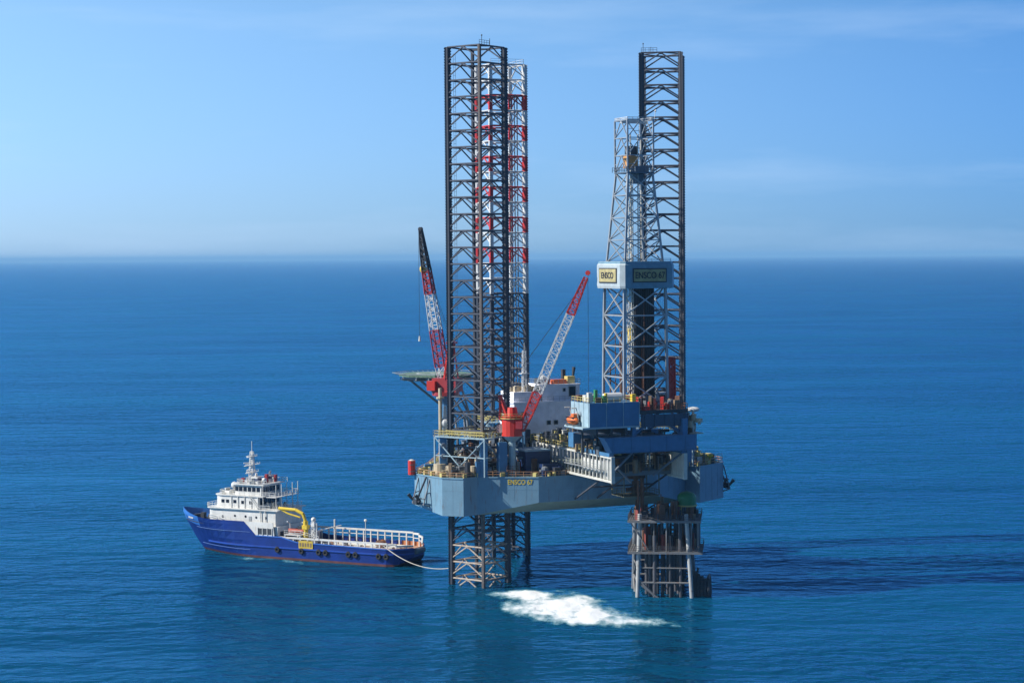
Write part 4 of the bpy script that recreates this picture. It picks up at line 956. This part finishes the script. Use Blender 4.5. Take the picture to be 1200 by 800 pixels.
# superstructure
def rounded(x0, x1, hw, r=1.6, k=4):
    pts = [(x0, -hw), (x1-r, -hw)]
    for i in range(1, k+1): a = -math.pi/2+math.pi/2*i/k; pts.append((x1-r+r*math.cos(a), -hw+r+r*math.sin(a)))
    for i in range(0, k): a = math.pi/2*i/k; pts.append((x1-r+r*math.cos(a), hw-r+r*math.sin(a)))
    pts += [(x1-r, hw), (x0, hw)]; return pts
m = MB(); m.prism(rounded(4.5, 25.0, 6.1, 1.6), 7.8, 11.6); m.prism(rounded(3.4, 14, 6.8, 0.5), 3.3, 7.8)
m.add([(13, 7.44, 8.9), (9.4, 7.44, 5.5), (4.0, 7.44, 5.2), (4.5, 7.44, 8.9), (13, 7.2, 8.9), (9.4, 7.2, 5.5), (4.0, 7.2, 5.2), (4.5, 7.2, 8.9)], [(3, 2, 1, 0), (4, 5, 6, 7), (0, 1, 5, 4), (2, 3, 7, 6), (3, 0, 4, 7), (1, 2, 6, 5)])
m.prism(rounded(3.6, 25.5, 6.6, 1.8), 11.6, 11.8)
sup = m.build('superstructure', SHIPWH, ship)
m = MB(); m.prism(rounded(7.0, 20.6, 5.2, 2.6, 6), 11.8, 14.8); m.prism(rounded(5.5, 20.9, 5.5, 2.8, 6), 14.8, 15.0); m.build('accommodation_level', SHIPWH, sup)
m = MB(); m.prism(rounded(6.6, 15.2, 4.4, 1.8, 5), 15.0, 17.6); m.prism(rounded(5.6, 15.7, 4.9, 2.0, 5), 17.6, 17.85); m.build('wheelhouse', SHIPWH, sup)
def band(x0, x1, hw, r, z0, z1, off, k=6):
    m = MB(); pts = rounded(x0, x1, hw+off, r+off, k); out = []
    pts2 = rounded(x0, x1, hw+off-0.04, r+off-0.04, k)
    segs = []
    for a, b in zip(pts, pts[1:]):
        L_ = math.hypot(b[0]-a[0], b[1]-a[1]); nn = max(1, round(L_/1.3))
        for i in range(nn): segs.append(((lp(a[0], b[0], (i+.12)/nn), lp(a[1], b[1], (i+.12)/nn)), (lp(a[0], b[0], (i+.88)/nn), lp(a[1], b[1], (i+.88)/nn))))
    for (a, b) in segs:
        d = Vector((b[0]-a[0], b[1]-a[1], 0)); nn = Vector((d.y, -d.x, 0)).normalized()*0.05
        vs = [(a[0]+s_*nn.x, a[1]+s_*nn.y, z) for s_ in (-1, 1) for z in (z0, z1)]+[(b[0]+s_*nn.x, b[1]+s_*nn.y, z) for s_ in (-1, 1) for z in (z0, z1)]
        m.add(vs, [(0, 4, 5, 1), (2, 3, 7, 6), (1, 5, 7, 3), (0, 2, 6, 4), (0, 1, 3, 2), (4, 6, 7, 5)])
    return m
m = band(6.8, 15.2, 4.4, 1.8, 15.9, 17.1, 0.02); m.build_each('window', GLASS, sup)
m = MB()
for y in (-3.2, -1.6, 0, 1.6, 3.2): m.box(6.5, 6.62, y-0.65, y+0.65, 15.6, 17.1)
m.build_each('window', GLASS, sup)
m = MB()
for y in (-3.6, -1.8, 0, 1.8, 3.6): m.box(6.9, 7.02, y-0.75, y+0.75, 12.7, 14.3)
m.build_each('window', GLASS, sup)
for x, z in ((20.3, 9.6), (16.6, 9.9), (13.4, 9.9), (10.2, 9.8), (7.4, 9.8)):
    m = MB(); m.tube((x, 6.08, z), (x, 6.14, z), 0.32, 10); m.build('porthole', GLASS, sup)
for x, z in ((17.6, 13.4), (16.2, 13.4), (14.0, 13.4), (11.6, 13.3), (9.2, 13.3)):
    m = MB(); m.box(x-0.45, x+0.45, 5.18, 5.26, z-0.4, z+0.4); m.build('window', GLASS, sup)
for a in (-0.9, -0.45, 0.0, 0.45, 0.9):
    m = MB(); x = 18.0+2.62*math.cos(a); y = 2.6*math.sin(a)+ (2.6 if a > 0 else -2.6 if a < 0 else 0); m.rbox((20.6 if abs(a) < .5 else 18+2.62*math.cos(a), a*4.6, 13.4), (0.1, 1.0, 0.8), a*0.8); m.build('window', GLASS, sup)
m = MB(); m.box(11.6, 12.4, 6.1, 6.18, 8.0, 10.0); m.build('door', mat('door_grey', (0.3, 0.32, 0.33), 0.5), sup)
m = MB()
m.rail([(x, y, 11.8) for x, y in rounded(3.7, 23.2, 6.4, 1.4, 3)], 1.05, 1.5, 0.07); m.rail([(x, y, 15.0) for x, y in rounded(3.0, 20.7, 5.3, 2.7, 4)], 1.05, 1.4, 0.07)
m.rail([(x, y, 17.85) for x, y in rounded(5.7, 15.5, 4.7, 1.9, 4)], 1.0, 1.2, 0.07)
m.box(2.6, 5.6, -5.3, 5.3, 14.8, 14.95); m.rail([(2.7, -5.2, 14.95), (2.7, 5.2, 14.95)], 1.05, 1.2, 0.08)
for y in (-5, -2.5, 2.5, 5): m.tube((2.8, y, 7.8), (2.8, y, 18), 0.1)
m.box(2.4, 4.4, -6.4, 6.4, 11.6, 11.75); m.rail([(2.5, -6.3, 11.75), (2.5, 6.3, 11.75)], 1.05, 1.2, 0.08)
m.build('railing', SHIPWH, sup)
m = MB(); random.seed(61)
for k in range(40):
    lv = random.choice([11.8, 11.8, 15.0, 15.0, 17.85]); x = random.uniform(6, 15) if lv > 17 else random.uniform(15.6, 19.5) if lv > 14 else random.uniform(20.8, 22.5)
    if lv < 12 and k % 2: x = random.uniform(3.9, 6.5)
    y = random.uniform(-4.2, 4.6); h = random.uniform(0.4, 1.5); m.cut()
    if k % 3: m.rbox((x, y, lv+h/2), (random.uniform(.3, .9), random.uniform(.3, .9), h), random.random())
    else: m.tube((x, y, lv), (x, y, lv+h), 0.15, 7); m.tube((x, y, lv+h), (x+0.3, y, lv+h+0.25), 0.22, 7)
m.build_each('deck_vent', mat('vent_offwhite', (0.5, 0.5, 0.46), 0.5, rust=0.3), sup)
m = MB()
for x in (7.0, 9.0, 11.0, 13.0, 15.0): m.box(x-0.07, x+0.07, 5.28, 5.42, 11.85, 14.8)
for x in (4.2, 5.6): m.box(x-0.08, x+0.08, 6.3, 6.5, 7.8, 11.6); m.box(x-0.08, x+0.08, -6.5, -6.3, 7.8, 11.6)
m.tube((5.4, 5.4, 11.8), (5.4, 5.4, 17.6), 0.09); m.tube((5.4, -5.4, 11.8), (5.4, -5.4, 17.6), 0.09)
m.rail([(5.2, 5.6, 15.0), (5.2, -5.6, 15.0)], 1.05, 1.1, 0.07); m.path([(6.2, 5.6, 11.8), (9.0, 5.6, 14.9)], 0.1); m.path([(6.8, 5.6, 11.8), (9.6, 5.6, 14.9)], 0.1)
m.build_each('deck_stanchion', SHIPWH, sup)
for y in (-3.6, 3.4):
    m = MB(); m.tube((16.8, y, 15.4), (18.2, y, 15.4), 0.35, 10); m.box(16.9, 18.1, y-0.3, y+0.3, 15.0, 15.15); m.build('life_raft_canister', SHIPWH, sup)
for x in (3.38, ):
    m = MB()
    for y in (-4.6, -1.6, 1.6, 4.6): m.box(x-0.05, x+0.02, y-1.1, y+1.1, 3.5, 6.6)
    m.build_each('garage_opening', DARK, sup)
m = MB(); m.box(4.6, 9.0, 7.42, 7.50, 5.9, 7.4); m.build('side_opening', DARK, sup)
for x in (4.6, 6.0, 7.4, 8.8):
    m = MB(); m.box(x, x+0.14, 7.5, 7.6, 5.6, 7.6); m.build('side_post', SHIPWH, sup)
m = MB()
m.lattice((12.2, 0, 17.85), (12.2, 0, 25.6), 1.3, 0.6, 7, 0.15, 0.09); m.tube((12.2, 0, 25.6), (12.2, 0, 28.2), 0.09)
for z, l in ((20.2, 2.6), (22.1, 3.2), (24.2, 2.0)): m.box(11.9, 12.5, -l, l, z, z+0.14); m.box(12.2, 13.8, -0.3, 0.3, z, z+0.14); m.rail([(12.0, -l, z), (12.0, l, z)], 0.6, 1.0, 0.06)
m.rbox((13.5, 0, 20.8), (0.25, 2.6, 0.25), 0.4); m.rbox((13.5, 0, 22.6), (0.25, 2.2, 0.25), -0.5)
m.build('mast', SHIPWH, ship)
m = MB(); m.tube((16.6, 1.5, 15), (16.6, 1.5, 16.2), 0.25); m.ell((16.6, 1.5, 17), (0.85, 0.85, 0.95), 12, 7); m.tube((6.2, 3.5, 17.9), (6.2, 3.5, 18.6), 0.2); m.ell((6.2, 3.5, 19.0), (0.6, 0.6, 0.6), 10, 6)
m.build('radome', WHITE, ship, smooth=True)
for sg in (-1, 1):
    m = MB(); m.box(8.0, 10.0, sg*3.1-0.8, sg*3.1+0.8, 17.86, 19.6); m.mi = 1; m.box(7.9, 10.1, sg*3.1-0.9, sg*3.1+0.9, 18.6, 19.2); m.mi = 0; m.tube((9, sg*3.1, 19.6), (8.8, sg*3.1, 20.5), 0.3, 8)
    m.build('funnel', [SHIPWH, NAVY], ship)
m = MB(); m.box(13.4, 14.0, 1.4, 2.2, 17.9, 19.0); m.box(6.6, 7.2, 1.0, 1.8, 18.0, 20.2); m.box(5.9, 6.3, -2, -1.0, 18, 19.8); m.build_each('fire_monitor', DRED, ship)
# aft fittings below the bridge
m = MB(); random.seed(44)
for k in range(26):
    m.mi = random.randrange(4); x = random.uniform(-2.5, 3.0); y = random.uniform(-5.8, 5.8); h = random.uniform(0.8, 2.8); m.rbox((x, y, 3.3+h/2), (random.uniform(.5, 1.6), random.uniform(.5, 1.6), h), random.random())
m.tube((0.8, -3, 5.2), (0.8, 3, 5.2), 1.5, 14)
m.build_each(['deck_machine']*26+['towing_winch'], [DARK, GREY, BROWN, SHIPWH], ship)
m = MB()
# yellow knuckle-boom crane on the port side
m.path([(-3.9, 5.4, 3.3), (-3.9, 5.4, 9.6)], 0.6, 10); m.path([(-3.9, 5.4, 9.4), (-3.2, 5.5, 11.3), (-1.2, 5.6, 12.2), (3.6, 5.9, 12.4)], 0.42, 8)
m.path([(3.6, 5.9, 12.4), (1.0, 5.8, 11.2), (-2.4, 5.5, 10.4)], 0.2, 6); m.box(-4.6, -3.2, 4.7, 6.1, 7.6, 8.6)
m.build('knuckle_crane', YEL, ship)
rb = empty('rescue_boat', (0, 0, 0), 0, 'small red-brown rescue boat stowed amidships by the yellow ship crane', 'boat')
v = Matrix.Rotation(R(153.4), 3, 'Z') @ Vector((-1.2, 5.0, 0)); rb.location = (-52.35+v.x, 496.3+v.y, 6.4); rb.rotation_euler = (0, 0, R(153.4))
m = MB(); rings = []
for k in range(9):
    s_ = -1+2*k/8; wv = max(0.1, 1-max(0, s_)**2.5)*1.0; rings.append([(s_*2.6, wv*math.cos(a), 0.7+0.7*math.sin(a)*(1 if math.sin(a) < 0 else 0.5)) for a in [2*math.pi*i/10 for i in range(10)]])
m.hull(rings); m.build('hull', mat('rescue_boat_red', (0.35, 0.08, 0.05), 0.5), rb, smooth=True)
m = MB(); m.rbox((-0.8, 0, 1.35), (1.0, 0.8, 0.8)); m.build('console', DARK, rb)
m = MB(); m.box(-3.2, 1.6, 4.2, 6.8, 6.0, 6.15); 
for x in (-3, 1.4): m.tube((x, 6.6, 3.3), (x, 6.6, 6.05), 0.15); m.tube((x, 4.4, 3.3), (x, 4.4, 6.05), 0.15); m.path([(x, 4.3, 6.1), (x, 4.3, 8.6), (x, 5.6, 9.2)], 0.12, 6)
m.rail([(1.5, 6.8, 6.15), (-3.2, 6.8, 6.15), (-8.5, 6.9, 5.2)], 1.0, 1.2, 0.08)
m.build('boat_cradle', SHIPWH, ship)
m = MB()
for y in (4.2, -4.2):
    m.tube((-7.2, y+1.4, 3.3), (-7.2, y+1.4, 9.2), 0.22, 8)
m.box(-7.4, -7.0, -5.8, 5.8, 7.2, 7.4); m.lattice((-6.3, 5.6, 3.3), (-6.3, 5.6, 9.6), 0.9, 0.8, 6, 0.12, 0.08); m.box(-6.8, -5.8, 5.0, 6.1, 8.4, 9.2)
m.ell((-6.3, 5.6, 10.1), (0.6, 0.6, 0.6), 10, 6); 
m.build('deck_gantry', SHIPWH, ship)
m = MB(); m.tube((-14, -6.4, 3.3), (-14, -6.4, 8.6), 0.09); m.ell((-14, -6.4, 8.8), (0.45, 0.3, 0.4), 8, 5); m.build('light_post', SHIPWH, ship)
# cargo rail (crash rail) along both sides, closing round the stern
for sg in (1, -1):
    m = MB(); zt_ = 5.2 if sg > 0 else 6.3; xs_ = [4.0-1.0]+[1-2.05*i for i in range(1, 17)]
    pr = None
    for i, x in enumerate(xs_):
        x = max(x, -31.6); inset = 0.9 if sg > 0 else 0.9; y = sg*(halfb(x, 4.5)-inset)
        zz = (5.35 if sg > 0 else 6.5)-max(0, (-29-x))*0.22
        m.box(x-0.14, x+0.14, y-0.14, y+0.14, 3.3, zz)
        if pr: m.bar((*pr, zz), (x, y, zz), 0.42); m.bar((*pr, zz-1.1), (x, y, zz-1.1), 0.16)
        pr = (x, y)
    m.bar((*pr, zz), (-32.4, sg*2.2, 4.6), 0.4)
    m.build('cargo_rail', SHIPWH, ship)
m = MB()
for a, b in zip([-32.6, -32.0, -31.2, -30, -28.4, -26.5], [-32.0, -31.2, -30, -28.4, -26.5, -24]):
    for sg in (1, -1): m.add([(a, sg*(halfb(a, 4)-0.3), 3.3), (b, sg*(halfb(b, 4)-0.3), 3.3), (b, sg*(halfb(b, 4)-0.3), 4.3), (a, sg*(halfb(a, 4)-0.3), 4.3), (a, sg*(halfb(a, 4)-0.45), 3.3), (b, sg*(halfb(b, 4)-0.45), 3.3), (b, sg*(halfb(b, 4)-0.45), 4.3), (a, sg*(halfb(a, 4)-0.45), 4.3)], [(0, 1, 2, 3), (7, 6, 5, 4), (3, 2, 6, 7)])
m.build('stern_bulwark', mat('orange_brown', (0.45, 0.17, 0.07), 0.6, rust=0.3), ship)
m = MB(); m.tube((-32.9, -2.0, 3.3), (-32.9, 2.0, 3.3), 0.7, 14); m.build('stern_roller', GREY, ship)
m = MB()
for sg in (1, -1):
    m.cut()
    for a, b in zip(stX, stX[1:]):
        if a >= 9: continue
        m.bar((a, sg*halfb(a, 4.6), sheer(a)), (b, sg*halfb(b, 4.6), sheer(b)), 0.26)
m.build_each('bulwark_cap', mat('bulwark_blue', (0.03, 0.12, 0.45), 0.45), ship)
# tyre fenders
for x in (-9.0, -11.0, -17.5, -19.5, -26, -28, 3.0, -4.0):
    m = MB(); seg = 12; y0 = halfb(x, 2.6)+0.25
    for i in range(seg):
        a = 2*math.pi*i/seg; b = 2*math.pi*(i+1)/seg; m.tube((x+0.5*math.cos(a), y0, 2.4+0.5*math.sin(a)), (x+0.5*math.cos(b), y0, 2.4+0.5*math.sin(b)), 0.3, 6, cap=False)
    m.build('tyre_fender', RUBBER, ship)
m = MB(); m.box(-7.3, -3.2, 7.55, 7.68, 3.1, 5.0); nb_ = m.build('name_board', mat('board_yellow', (0.55, 0.40, 0.05), 0.6, rust=0.3), ship)
m = MB()
for i in range(5): m.box(-6.9+i*0.75, -6.5+i*0.75, 7.7, 7.74, 3.6, 4.5)
m.build_each('board_mark', BROWN, nb_)
m = MB(); m.box(31.2, 33.2, 0, 0.01, 9, 9.01)
for xc in (31.4,):
    for i in range(5):
        x = 30.2+i*0.55; y = halfb(x, 8.6)+0.04; y2 = halfb(x+0.35, 8.6)+0.04
        m.add([(x, y, 8.3), (x+0.35, y2, 8.3), (x+0.35, y2+0.02, 8.75), (x, y+0.02, 8.75)], [(0, 1, 2, 3)])
m.build('bow_lettering', WHITE, sh)
# deck cargo lines and pallets: pipes and hatches flush on deck
m = MB(); random.seed(9)
for i in range(7): m.tube((-8-random.random()*3, -3.6+i*0.55, 3.55), (-26-random.random()*3, -3.6+i*0.55, 3.55), 0.2, 6)
for i in range(5): m.box(-9.5-i*4.5, -7.8-i*4.5, 2.6, 3.9, 3.3, 4.2)
m.build_each(['deck_pipe']*7+['deck_hatch']*5, OFFWHITE, ship)
def shipthing(name, x, y, z, label, cat, group=None):
    v = Matrix.Rotation(R(153.4), 3, 'Z') @ Vector((x, y, 0)); return empty(name, (-52.35+v.x, 496.3+v.y, z), R(153.4), label, cat, group)
t = shipthing('hose_reel', -22.5, 0.6, 3.3, 'orange-brown hose reel on the open aft deck of the supply vessel', 'reel')
m = MB(); m.tube((0, -0.8, 1.1), (0, 0.8, 1.1), 0.8, 14); m.build('hose_drum', mat('hose_orange', (0.5, 0.2, 0.08), 0.6), t)
m = MB()
for y in (-0.9, 0.9): m.tube((0, y-0.05, 1.1), (0, y+0.05, 1.1), 1.05, 14); m.rbox((0, y, 0.2), (1.6, 0.2, 0.4))
m.build('reel_frame', RUST, t)
t = shipthing('deck_crate', -12.0, 2.4, 3.3, 'pale steel crate on the supply vessel deck just behind its mast post', 'crate')
m = MB(); m.box(-1.5, 1.5, -1.0, 1.0, 0.1, 1.4); m.build('body', OFFWHITE, t)
m = MB()
for x in (-1.5, 0, 1.5):
    for y in (-1.0, 1.0): m.box(x-0.08, x+0.08, y-0.08, y+0.08, 0, 1.6)
m.build_each('corner_post', RUST, t)

for o in list(bpy.data.objects):     # the upper decks stand further forward
    if (o.parent in (ship, sup) and o.name.split('.')[0] in ('accommodation_level', 'wheelhouse', 'window', 'deck_vent', 'deck_stanchion', 'life_raft_canister', 'railing', 'mast', 'radome', 'funnel', 'fire_monitor')): o.location.x += 3.2 if o.name.split('.')[0] != 'railing' else 2.2
# ------------------------------------------------------------------ hose from stern to the rig leg
p0 = Vector((-31.3, 478.1, 4.9)); p3 = Vector((-14.2, 453.2, 3.4))
pts = [p0+Vector((-0.6, 1.6, -0.6))]+[p0.lerp(p3, t/24)-Vector((0, 0, 2.0*4*(t/24)*(1-t/24))) for t in range(25)]
m = MB(); m.path(pts, 0.10, 7); tag(m.build('transfer_hose', mat('pale_hose', (0.42, 0.40, 0.35), 0.6)), 'pale transfer hose running from the ship stern to the rig leg', 'hose')

# ------------------------------------------------------------------ foam on the water
def ground(px, py):
    f = 2335.0; rr_ = R(0.43); x = px-600; y = 400-py
    xr = x*math.cos(rr_)+y*math.sin(rr_); yr = -x*math.sin(rr_)+y*math.cos(rr_)
    p_ = R(2.43); d = Vector((xr/f, math.cos(p_)+yr/f*math.sin(p_), -math.sin(p_)+yr/f*math.cos(p_)))
    t = 74.3/-d.z; return (d.x*t, d.y*t)
def foam_material():
    m = bpy.data.materials.new('foam'); m.use_nodes = True; n = m.node_tree; L = n.links; b = n.nodes['Principled BSDF']
    b.inputs['Base Color'].default_value = (0.74, 0.78, 0.79, 1); b.inputs['Roughness'].default_value = 0.9
    at = n.nodes.new('ShaderNodeAttribute'); at.attribute_name = 'cover'
    g = n.nodes.new('ShaderNodeNewGeometry'); mp_ = n.nodes.new('ShaderNodeMapping'); mp_.inputs['Scale'].default_value = (0.45, 0.16, 1); mp_.inputs['Rotation'].default_value = (0, 0, R(-18)); L.new(g.outputs['Position'], mp_.inputs['Vector'])
    nz_ = n.nodes.new('ShaderNodeTexNoise'); nz_.inputs['Scale'].default_value = 0.5; nz_.inputs['Detail'].default_value = 9; nz_.inputs['Roughness'].default_value = 0.68; L.new(mp_.outputs['Vector'], nz_.inputs['Vector'])
    a = n.nodes.new('ShaderNodeMath'); a.operation = 'ADD'; L.new(at.outputs['Fac'], a.inputs[0]); L.new(nz_.outputs['Fac'], a.inputs[1])
    r = n.nodes.new('ShaderNodeMapRange'); r.inputs['From Min'].default_value = 0.66; r.inputs['From Max'].default_value = 1.08; L.new(a.outputs[0], r.inputs['Value'])
    L.new(r.outputs['Result'], b.inputs['Alpha'])
    cr_ = n.nodes.new('ShaderNodeValToRGB'); cr_.color_ramp.elements[0].color = (0.05, 0.36, 0.46, 1); cr_.color_ramp.elements[0].position = 0.12; cr_.color_ramp.elements[1].color = (0.72, 0.76, 0.78, 1); cr_.color_ramp.elements[1].position = 1.0; e_ = cr_.color_ramp.elements.new(0.6); e_.color = (0.42, 0.60, 0.66, 1)
    L.new(r.outputs['Result'], cr_.inputs['Fac']); L.new(cr_.outputs['Color'], b.inputs['Base Color'])
    bp = n.nodes.new('ShaderNodeBump'); bp.inputs['Strength'].default_value = 0.6; bp.inputs['Distance'].default_value = 0.5; L.new(nz_.outputs['Fac'], bp.inputs['Height']); L.new(bp.outputs['Normal'], b.inputs['Normal'])
    return m
FOAM = foam_material()
from mathutils import noise as mnoise
def foam_patch(poly, step, hmax, name, label):
    P_ = [Vector((*ground(*p), 0)) for p in poly]
    x0 = min(p.x for p in P_)-2; x1 = max(p.x for p in P_)+2; y0 = min(p.y for p in P_)-3; y1 = max(p.y for p in P_)+3
    nx = int((x1-x0)/step)+1; ny = int((y1-y0)/step)+1
    def sd(x, y):
        ins_ = False; dm = 1e9; k = len(P_)
        for i in range(k):
            a = P_[i]; b = P_[(i+1) % k]
            if (a.y > y) != (b.y > y) and x < (b.x-a.x)*(y-a.y)/(b.y-a.y)+a.x: ins_ = not ins_
            ab = b-a; t = max(0, min(1, ((x-a.x)*ab.x+(y-a.y)*ab.y)/max(1e-9, ab.length_squared))); dm = min(dm, math.hypot(x-a.x-ab.x*t, y-a.y-ab.y*t))
        return dm if ins_ else -dm
    vs = []; den = []; idx = {}; fs = []
    for j in range(ny):
        for i in range(nx):
            x = x0+i*step; y = y0+j*step; s_ = sd(x, y)
            d_ = max(-0.5, min(0.62, s_*0.078+0.20))+0.30*mnoise.fractal(Vector((x*0.16, y*0.09, 9)), 0.8, 2.0, 5)*(1 if s_ > 0 else 0.6); nn = mnoise.fractal(Vector((x*0.22, y*0.12, 3)), 0.8, 2.0, 5)
            h = max(0.0, min(1, s_*0.25))*hmax*(0.55+0.9*nn)
            if s_ > -3: idx[(i, j)] = len(vs); vs.append((x, y, 0.06+max(0, h))); den.append(d_-0.0)
    for j in range(ny-1):
        for i in range(nx-1):
            q = [(i, j), (i+1, j), (i+1, j+1), (i, j+1)]
            if all(a in idx for a in q): fs.append(tuple(idx[a] for a in q))
    me = bpy.data.meshes.new(name); me.from_pydata(vs, [], fs); me.materials.append(FOAM); at = me.attributes.new('cover', 'FLOAT', 'POINT'); at.data.foreach_set('value', den)
    me.polygons.foreach_set('use_smooth', [True]*len(fs)); o = bpy.data.objects.new(name, me); C.objects.link(o); tag(o, label, kind='stuff')
foam_patch([(573, 694), (600, 692), (628, 690), (662, 692), (677, 696), (692, 698), (702, 706), (722, 714), (750, 721), (778, 727), (793, 733), (760, 733), (740, 735), (722, 737), (700, 733), (672, 733), (650, 732), (636, 727), (612, 722), (592, 716), (584, 706)], 0.6, 0.28, 'sea_foam', 'white foam churned on the water below the rig')
foam_patch([(276, 652), (300, 653), (312, 655), (300, 657), (280, 656)], 0.4, 0.2, 'sea_foam', 'small foam where water falls from the ship side')
foam_patch([(333, 655), (352, 657), (350, 660), (336, 659)], 0.4, 0.2, 'sea_foam', 'small foam under the yellow board of the ship')
foam_patch([(233, 646), (244, 648), (240, 651), (236, 650)], 0.4, 0.2, 'sea_foam', 'thin foam at the ship bow')
foam_patch([(497, 656), (512, 655), (516, 657), (502, 659)], 0.4, 0.15, 'sea_foam', 'thin foam streak near the floating hose')
